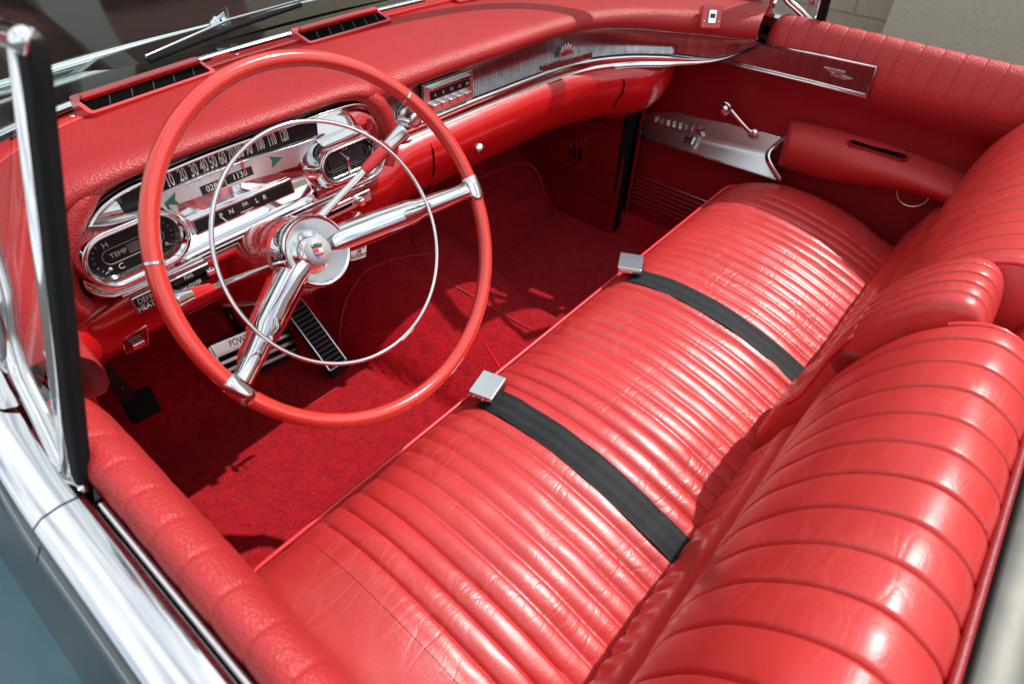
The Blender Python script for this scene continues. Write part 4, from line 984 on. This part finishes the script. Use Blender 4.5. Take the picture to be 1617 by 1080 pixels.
    Pf = [onx(x, y, xx) for x, y, xx in ((1010, 200, .741), (1016, 205, .738), (1034, 207, .735), (1062, 212, .733), (1115, 224, .731), (1165, 235, .730), (1213, 245, .729))]
    Pl = [onx(x, y, xx) for x, y, xx in ((1011, 205, .741), (1014, 214, .732), (1030, 223, .720), (1062, 233, .710), (1115, 249, .703), (1170, 266, .699), (1227, 284, .697))]
    Pt, Pf, Pl = (param_spline([tuple(p) for p in q], 6) for q in (Pt, Pf, Pl)); rws = []
    for a, b, c_ in zip(Pt, Pf, Pl):
        a, b, c_ = V(a), V(b), V(c_); r = [a + V((.006, 0, 0)), a]
        r += [a.lerp(b, t) for t in (.25, .5, .75, .97)] + [b.lerp(c_, t) for t in (.03, .25, .5, .75, .95)] + [c_, c_ + V((.002, 0, -.006)), c_ + V((.03, 0, -.006))]
        rws.append(G2(r))
    obj('armrest_plate', *grid(rws), 'brushed', d, angle=28)
    tube('plate_edge', G2([V(a) for a in Pt]), .0018, 'chrome', d, 8); tube('plate_edge', G2([V(c_) for c_ in Pl]), .0022, 'chrome', d, 8)
    if right:
        fL = Frame(onx(1035, 190, .736), onx(1104, 207, .734)-onx(1035, 190, .736), (.06, 0, 1))
        uu = (onx(1104, 207, .734)-onx(1035, 190, .736)).length
        lettering('plate_lettering', [(ch, uu*k/7.2, 0, .019, dict(sx=.55)) for k, ch in enumerate('BIARRITZ')], fL, 'satin', d, w=.002, depth=.004, bold=.0006)
        v_, f_ = prism_geo(fL, [(uu*.95, .004), (uu*1.18, .013), (uu*1.06, .000), (uu*1.12, -.010), (uu*.97, -.004)], .001, .006); obj('plate_arrow', v_, f_, 'satin', d, smooth=False)
        c1 = onx(1088, 221, .716); fS = Frame(c1, V(Pl[20])-V(Pl[16]), V(Pf[18])-V(Pl[18]))
        prism('vent_switch', fS, rrect(-.014, .014, -.010, .010, .002), -.004, .004, 'satin', d, .0015); prism('switch_rocker', fS, rect(-.009, .009, -.003, .003), .004, .0052, 'black', d)
    # chrome end piece and upholstered armrest
    q = [onx(1240, 216, .742), onx(1212, 246, .690), onx(1232, 286, .690)]
    v_, f_ = tube_geo(spline([tuple(p) for p in q], 18), .0085, 10, flat=.55); obj('armrest_end_trim', G2(v_), f_, 'chrome', d)
    arp = [(.750, .806), (.725, .812), (.695, .808), (.672, .797), (.660, .778), (.660, .757), (.670, .735), (.690, .712), (.715, .700), (.750, .69)]
    rws = []; pr_ = spline(arp, 30)
    for k in range(70):
        t = k/69; y = .398 - .60*t; sag = .010*math.sin(math.pi*min(1, t*1.6)) - .01*smooth01((t-.5)/.4)
        e = min(1, .55 + .45*math.sqrt(min(1, t/.06)))
        zc = .752
        rws.append([V((X(flat_ + .75 + (x-.75)*(.80+.20*smooth01(t/.35))*(.93+.07*e)), y + (x-.70)*.35*(1-smooth01(t/.3)), (lambda q_: .800 + (q_-.800)*(1-.50*smooth01((t-.12)/.5)))(zc + (z-zc)*(.9+.1*e)) + sag)) for x, z in pr_])
    vs, fs = grid(rws); fs.append(tuple(range(30))); obj('armrest', vs, fs, 'panel' if not right else 'pad', d)
    fH = Frame((0, 0, .8095), (0, -1, 0), (1, 0, 0)); 
    yh0, yh1 = .262, .150
    def slot(w, x0, x1, r, mat, nm, z0, z1):
        po = rrect(-yh0-w, -yh1+w, x0, x1, r); f5 = Frame((0, 0, .806), (0, -1, 0), (-1, 0, 0))
        v2 = [V((X(p[1]+flat_), -p[0], .8135+z0)) for p in po] + [V((X(p[1]+flat_), -p[0], .8135+z1)) for p in po]; n2 = len(po)
        obj(nm, v2, [tuple(range(n2)), tuple(range(n2, 2*n2))] + [(i, (i+1) % n2, n2+(i+1) % n2, n2+i) for i in range(n2)], mat, d, smooth=False)
    slot(.006, .683, .717, .014, 'panel', 'pull_surround', -.004, .0045); slot(0, .689, .711, .010, 'void', 'pull_slot', .004, .0052)
    # window crank
    b0 = onx(1190, 211, .734); k0 = onx(1150, 169, .712)
    arm_ = [b0, b0.lerp(k0, .10) + V((-.008, 0, 0)), b0.lerp(k0, .5) + V((-.008, 0, 0)), b0.lerp(k0, .92) + V((-.003, 0, 0)), k0]
    v_, f_ = tube_geo(spline([tuple(p) for p in arm_], 24), [.0075]*4 + [.0058]*16 + [.006]*4, 10, flat=.6); obj('window_crank', G2(v_), f_, 'chrome', d)
    kf = Frame(k0 + V((-.004, 0, .004)), (0, -1, 0), (-.15, 0, 1))
    v_, f_ = lathe_geo(kf, [(.009, -.002), (.013, .004), (.0155, .010), (.0158, .016), (.0140, .0175), (.0155, .019), (.0145, .026), (.011, .031), (.001, .033)], 28); obj('crank_knob', G2(v_), f_, 'chrome', d, angle=40)
    fB = Frame(b0, (0, -1, 0), (0, 0, 1)); v_, f_ = lathe_geo(fB, [(.014, -.004), (.013, .003), (.009, .007), (.001, .008)], 24); obj('crank_boss', G2(v_), f_, 'chrome', d)
    # ribbed scuff band along the foot of the door
    for i in range(6): tube('scuff_rib', [V((X(.744), .775, .455+.0135*i)), V((X(.744), -.50, .455+.0135*i))], .0042, 'panel', d, 8)
    tube('scuff_edge', [V((X(.742), .778, .538)), V((X(.742), -.50, .538))], .0025, 'satin', d, 8)
    fP = Frame((.746, .11, .735), (0, -1, 0), (0, 0, 1)); v_, f_ = tube_geo([fP.at(.032*math.cos(t), .032*math.sin(t), .003) for t in [2*math.pi*i/30 for i in range(30)]], .003, 8, closed=True)
    obj('speaker_ring', G(v_), f_, 'satin', d)
    # vent window: glass, chrome frame, black post
    vw = part('vent_window', car, None if right else 'driver vent window with thick black rubber post')
    base = V((-.7655, .416, .982)); upv = V((.1000, -.004, .302)); Fv = Frame(base, (0, -1, 0), upv)        # n points outwards on the driver side
    def Gv(verts): return [V((-s*v.x, v.y, v.z)) for v in verts]
    pw = .015
    L_ = upv.length
    post = [(-.0072, -.02), (.0078, -.02), (.0098, L_*.96), (.0070, L_+.005), (-.004, L_+.008), (-.009, L_+.002)]
    v_, f_ = prism_geo(Fv, post, -.010, .001); o_ = obj('post_seal', Gv(v_), f_, 'rubber', vw, angle=40); b_ = o_.modifiers.new('bevel', 'BEVEL'); b_.width = .004; b_.segments = 3; b_.limit_method = 'ANGLE'
    v_, f_ = tube_geo([Fv.at(-.0115, -.02, .000), Fv.at(-.0115, L_*.5, .000), Fv.at(-.0105, L_-.005, .000)], .0045, 10); obj('post_frame', Gv(v_), f_, 'chrome', vw)
    tp = [Fv.px(x, y) for x, y in ((44, 66), (38, 64), (28, 61), (15, 57), (0, 52))]
    u_, v__ = tp[-1]; tp += [(u_-.06, v__-.002), (u_-.14, v__-.02)]
    v_, f_ = tube_geo([Fv.at(*p, .0) for p in spline(tp, 40)], .0075, 12); obj('top_rail', Gv(v_), f_, 'chrome', vw)
    lp = [Fv.px(x, y) for x, y in ((120, 775), (100, 735), (62, 655), (30, 590), (12, 530), (2, 470))]
    u_, v__ = lp[-1]; lp += [(u_-.012, v__+.03), (u_-.02, v__+.075), (tp[-1][0]-.004, tp[-1][1])]
    lps = spline(lp, 60)
    v_, f_ = tube_geo([Fv.at(*p, .0) for p in lps], .0060, 12); obj('lower_rail', Gv(v_), f_, 'chrome', vw)
    v_, f_ = tube_geo([Fv.at(p[0]+.010, p[1]+.004, -.002) for p in lps], .0038, 10); obj('lower_rail', Gv(v_), f_, 'satin', vw)
    gp = spline(tp, 20) + lps[::-1]
    obj('vent_glass', Gv([Fv.at(*p, -.001) for p in gp]), [tuple(range(len(gp)))], 'vent_glass', vw, smooth=False)
    c = Fv.px(66, 585); v_, f_ = tube_geo([Fv.at(c[0], c[1]+.016, -.006), Fv.at(c[0]+.012, c[1]-.022, -.012)], [.004, .0058], 10); obj('latch', Gv(v_), f_, 'chrome', vw)
door(1); door(-1)

# ------------------------------------------------------------------ windshield, wipers, cowl, bonnet and body shell
ws = part('windshield', car, 'wraparound tinted windshield')
TPs = [(-.662, .500), (-.66, .55), (-.65, .62), (-.62, .71), (-.56, .78), (-.47, .825), (-.36, .855), (-.26, .87), (-.16, .877), (-.08, .88), (0, .88), (.1, .879), (.26, .87), (.40, .845), (.51, .805), (.60, .73), (.65, .62), (.662, .50)]
T2 = param_spline(TPs, 12); rws = []
for b, t in zip(B_, T2):
    p = V((b[0]*1.012, b[1]+.016, 1.030)); q = V((t[0], t[1], 1.44)); r = []
    for k in range(13):
        f = k/12; c = p.lerp(q, f); bulge = .05*math.sin(math.pi*f); c.x *= 1+bulge*.4; c.y += bulge*.8*min(1, abs(.75-abs(c.x))*4); r.append(c)
    rws.append(r)
obj('glass', *grid(rws), 'glass', ws)
tube('base_moulding', [r[0]+V((0, .004, .002)) for r in rws], .0075, 'chrome', ws, 10)
tube('base_seal', [r[0]+V((0, -.010, .001)) for r in rws], .006, 'rubber', ws, 8)
tube('header', [r[-1]+V((0, 0, .004)) for r in rws], .020, 'chrome', ws, 12)
for s, idx in ((-1, 0), (1, -1)):
    r = rws[idx]; tube('pillar', [r[0]+V((0, -.008, -.02))] + [p + V((0, -.008, 0)) for p in r], .019, 'chrome', ws, 12)
    tube('pillar_base', spline([(s*.752, .52, 1.030), (s*.735, .60, 1.042), (s*.722, .68, 1.040), (s*.71, .76, 1.034)], 24), .013, 'chrome', ws, 10)
cw_ = part('cowl', car)
rws2 = []
for b in B_:
    x = b[0]*1.04; r = []
    for k, (dy, z) in enumerate(((.018, 1.022), (.06, 1.022), (.12, 1.016), (.17, 1.010), (.21, 1.004))):
        r.append(V((x*(1+.03*k), b[1] + dy + .02*k*0, z)))
    rws2.append(r)
obj('cowl_panel', *grid(rws2), 'bonnet', cw_)
tube('cowl_moulding', [r[-1]+V((0, .01, .004)) for r in rws2 if abs(r[-1].x) < .60], .012, 'chrome', cw_, 10, flat=1.0)
for label, a, b, piv in (('wiper', (235, 97), (475, 8), (345, 28)), ('wiper', None, None, None)):
    w = part('wiper', car)
    if a: 
        p0, p1 = onz(a[0], a[1], 1.055), onz(b[0], b[1], 1.060); pv = onz(piv[0], piv[1], 1.045)
    else:
        p0, p1, pv = V((.14, 1.10, 1.055)), V((.52, 1.06, 1.06)), V((.50, 1.20, 1.04))
    tube('blade', [p0, p0.lerp(p1, .5)+V((0, 0, .003)), p1], .0042, 'rubber', w, 8); tube('blade_spine', [p0+V((0, .004, .006)), p0.lerp(p1, .5)+V((0, .006, .014)), p1+V((0, .004, .006))], .0026, 'chrome', w, 8)
    tube('arm', [pv, pv.lerp(p0.lerp(p1, .55), .5)+V((0, 0, .02)), p0.lerp(p1, .5)+V((0, .006, .016))], [.007, .0045, .003], 'chrome', w, 8)
    obj('pivot', *lathe_geo(Frame(pv+V((0, 0, -.015)), (1, 0, 0), (0, 1, 0)), [(.020, 0), (.018, .010), (.010, .018), (.001, .02)], 24), 'chrome', w)
bd = part('body', car)
rws3 = []
for i in range(41):
    x = -.93 + 1.86*i/40; r = []
    for k in range(30):
        y = 1.16 - .30*(abs(x)/.93)**2.2 + 1.75*k/29; z = 1.000 + .018*math.cos(x*1.7) - .05*smooth01((abs(x)-.70)/.24) - .10*smooth01((k-24)/6) - .012*math.exp(-((abs(x)-.45)/.05)**2)
        r.append(V((x, y, z)))
    rws3.append(r)
obj('bonnet', *grid(rws3), 'bonnet', bd)
for s in (-1, 1):
    sk = spline([(.80, 1.000), (.85, .985), (.91, .92), (.96, .82), (.992, .66), (.995, .52), (.975, .40), (.93, .30)], 30)
    rws4 = [[V((s*x, .645 + 2.26*k/24, z)) for x, z in sk] for k in range(25)]; obj('front_fender', *grid(rws4), 'body', bd)
    rws4 = [[V((s*x, -.625 - 1.9*k/24, z)) for x, z in sk] for k in range(25)]; obj('rear_quarter', *grid(rws4), 'body', bd)
prism('floor_pan', Frame((0, 0, .30), (1, 0, 0), (0, 1, 0)), rect(-.93, .93, -2.4, 2.8), -.05, 0, 'black', bd)
prism('rear_deck', Frame((0, 0, .96), (1, 0, 0), (0, 1, 0)), rrect(-.80, .80, -2.5, -1.06, .1), -.04, 0, 'body', bd, .01)

# ------------------------------------------------------------------ light: clear sky with bright cloud, sun from the right rear
SUN = V((.62, -.28, 1.0)).normalized()
ld_ = bpy.data.lights.new('sun', 'SUN'); ld_.energy = 4.2; ld_.angle = R(.6); ld_.color = (1, .965, .91)
so = bpy.data.objects.new('sun', ld_); col.objects.link(so); so.rotation_euler = SUN.to_track_quat('Z', 'Y').to_euler()
w = bpy.data.worlds.new('World'); scn.world = w; w.use_nodes = True; nt = w.node_tree; nt.nodes.clear()
out = nt.nodes.new('ShaderNodeOutputWorld'); bg = nt.nodes.new('ShaderNodeBackground'); sky = nt.nodes.new('ShaderNodeTexSky')
sky.sky_type = 'NISHITA'; sky.sun_disc = False; sky.sun_elevation = math.asin(SUN.z); sky.sun_rotation = math.atan2(SUN.x, SUN.y)
tc = nt.nodes.new('ShaderNodeTexCoord'); no = nt.nodes.new('ShaderNodeTexNoise'); no.inputs['Scale'].default_value = 2.2; no.inputs['Detail'].default_value = 6; no.inputs['Roughness'].default_value = .55
cr = nt.nodes.new('ShaderNodeValToRGB'); cr.color_ramp.elements[0].position = .36; cr.color_ramp.elements[1].position = .54
mx = nt.nodes.new('ShaderNodeMix'); mx.data_type = 'RGBA'; mx.inputs['B'].default_value = (10.0, 10.4, 10.7, 1)
nt.links.new(tc.outputs['Generated'], no.inputs['Vector']); nt.links.new(no.outputs['Fac'], cr.inputs['Fac']); nt.links.new(cr.outputs['Color'], mx.inputs['Factor'])
nt.links.new(sky.outputs[0], mx.inputs['A']); nt.links.new(mx.outputs['Result'], bg.inputs['Color']); bg.inputs['Strength'].default_value = .125
nt.links.new(bg.outputs[0], out.inputs[0])
scn.view_settings.view_transform = 'Standard'; scn.view_settings.look = 'None'; scn.view_settings.exposure = 0; scn.view_settings.gamma = 1; scn.view_settings.use_curve_mapping = False
scn.cycles.max_bounces = 10; scn.cycles.glossy_bounces = 6; scn.cycles.diffuse_bounces = 4; scn.cycles.transparent_max_bounces = 12
scn.cycles.use_denoising = True; scn.cycles.sample_clamp_indirect = 6
scn.cycles.caustics_reflective = False; scn.cycles.caustics_refractive = False
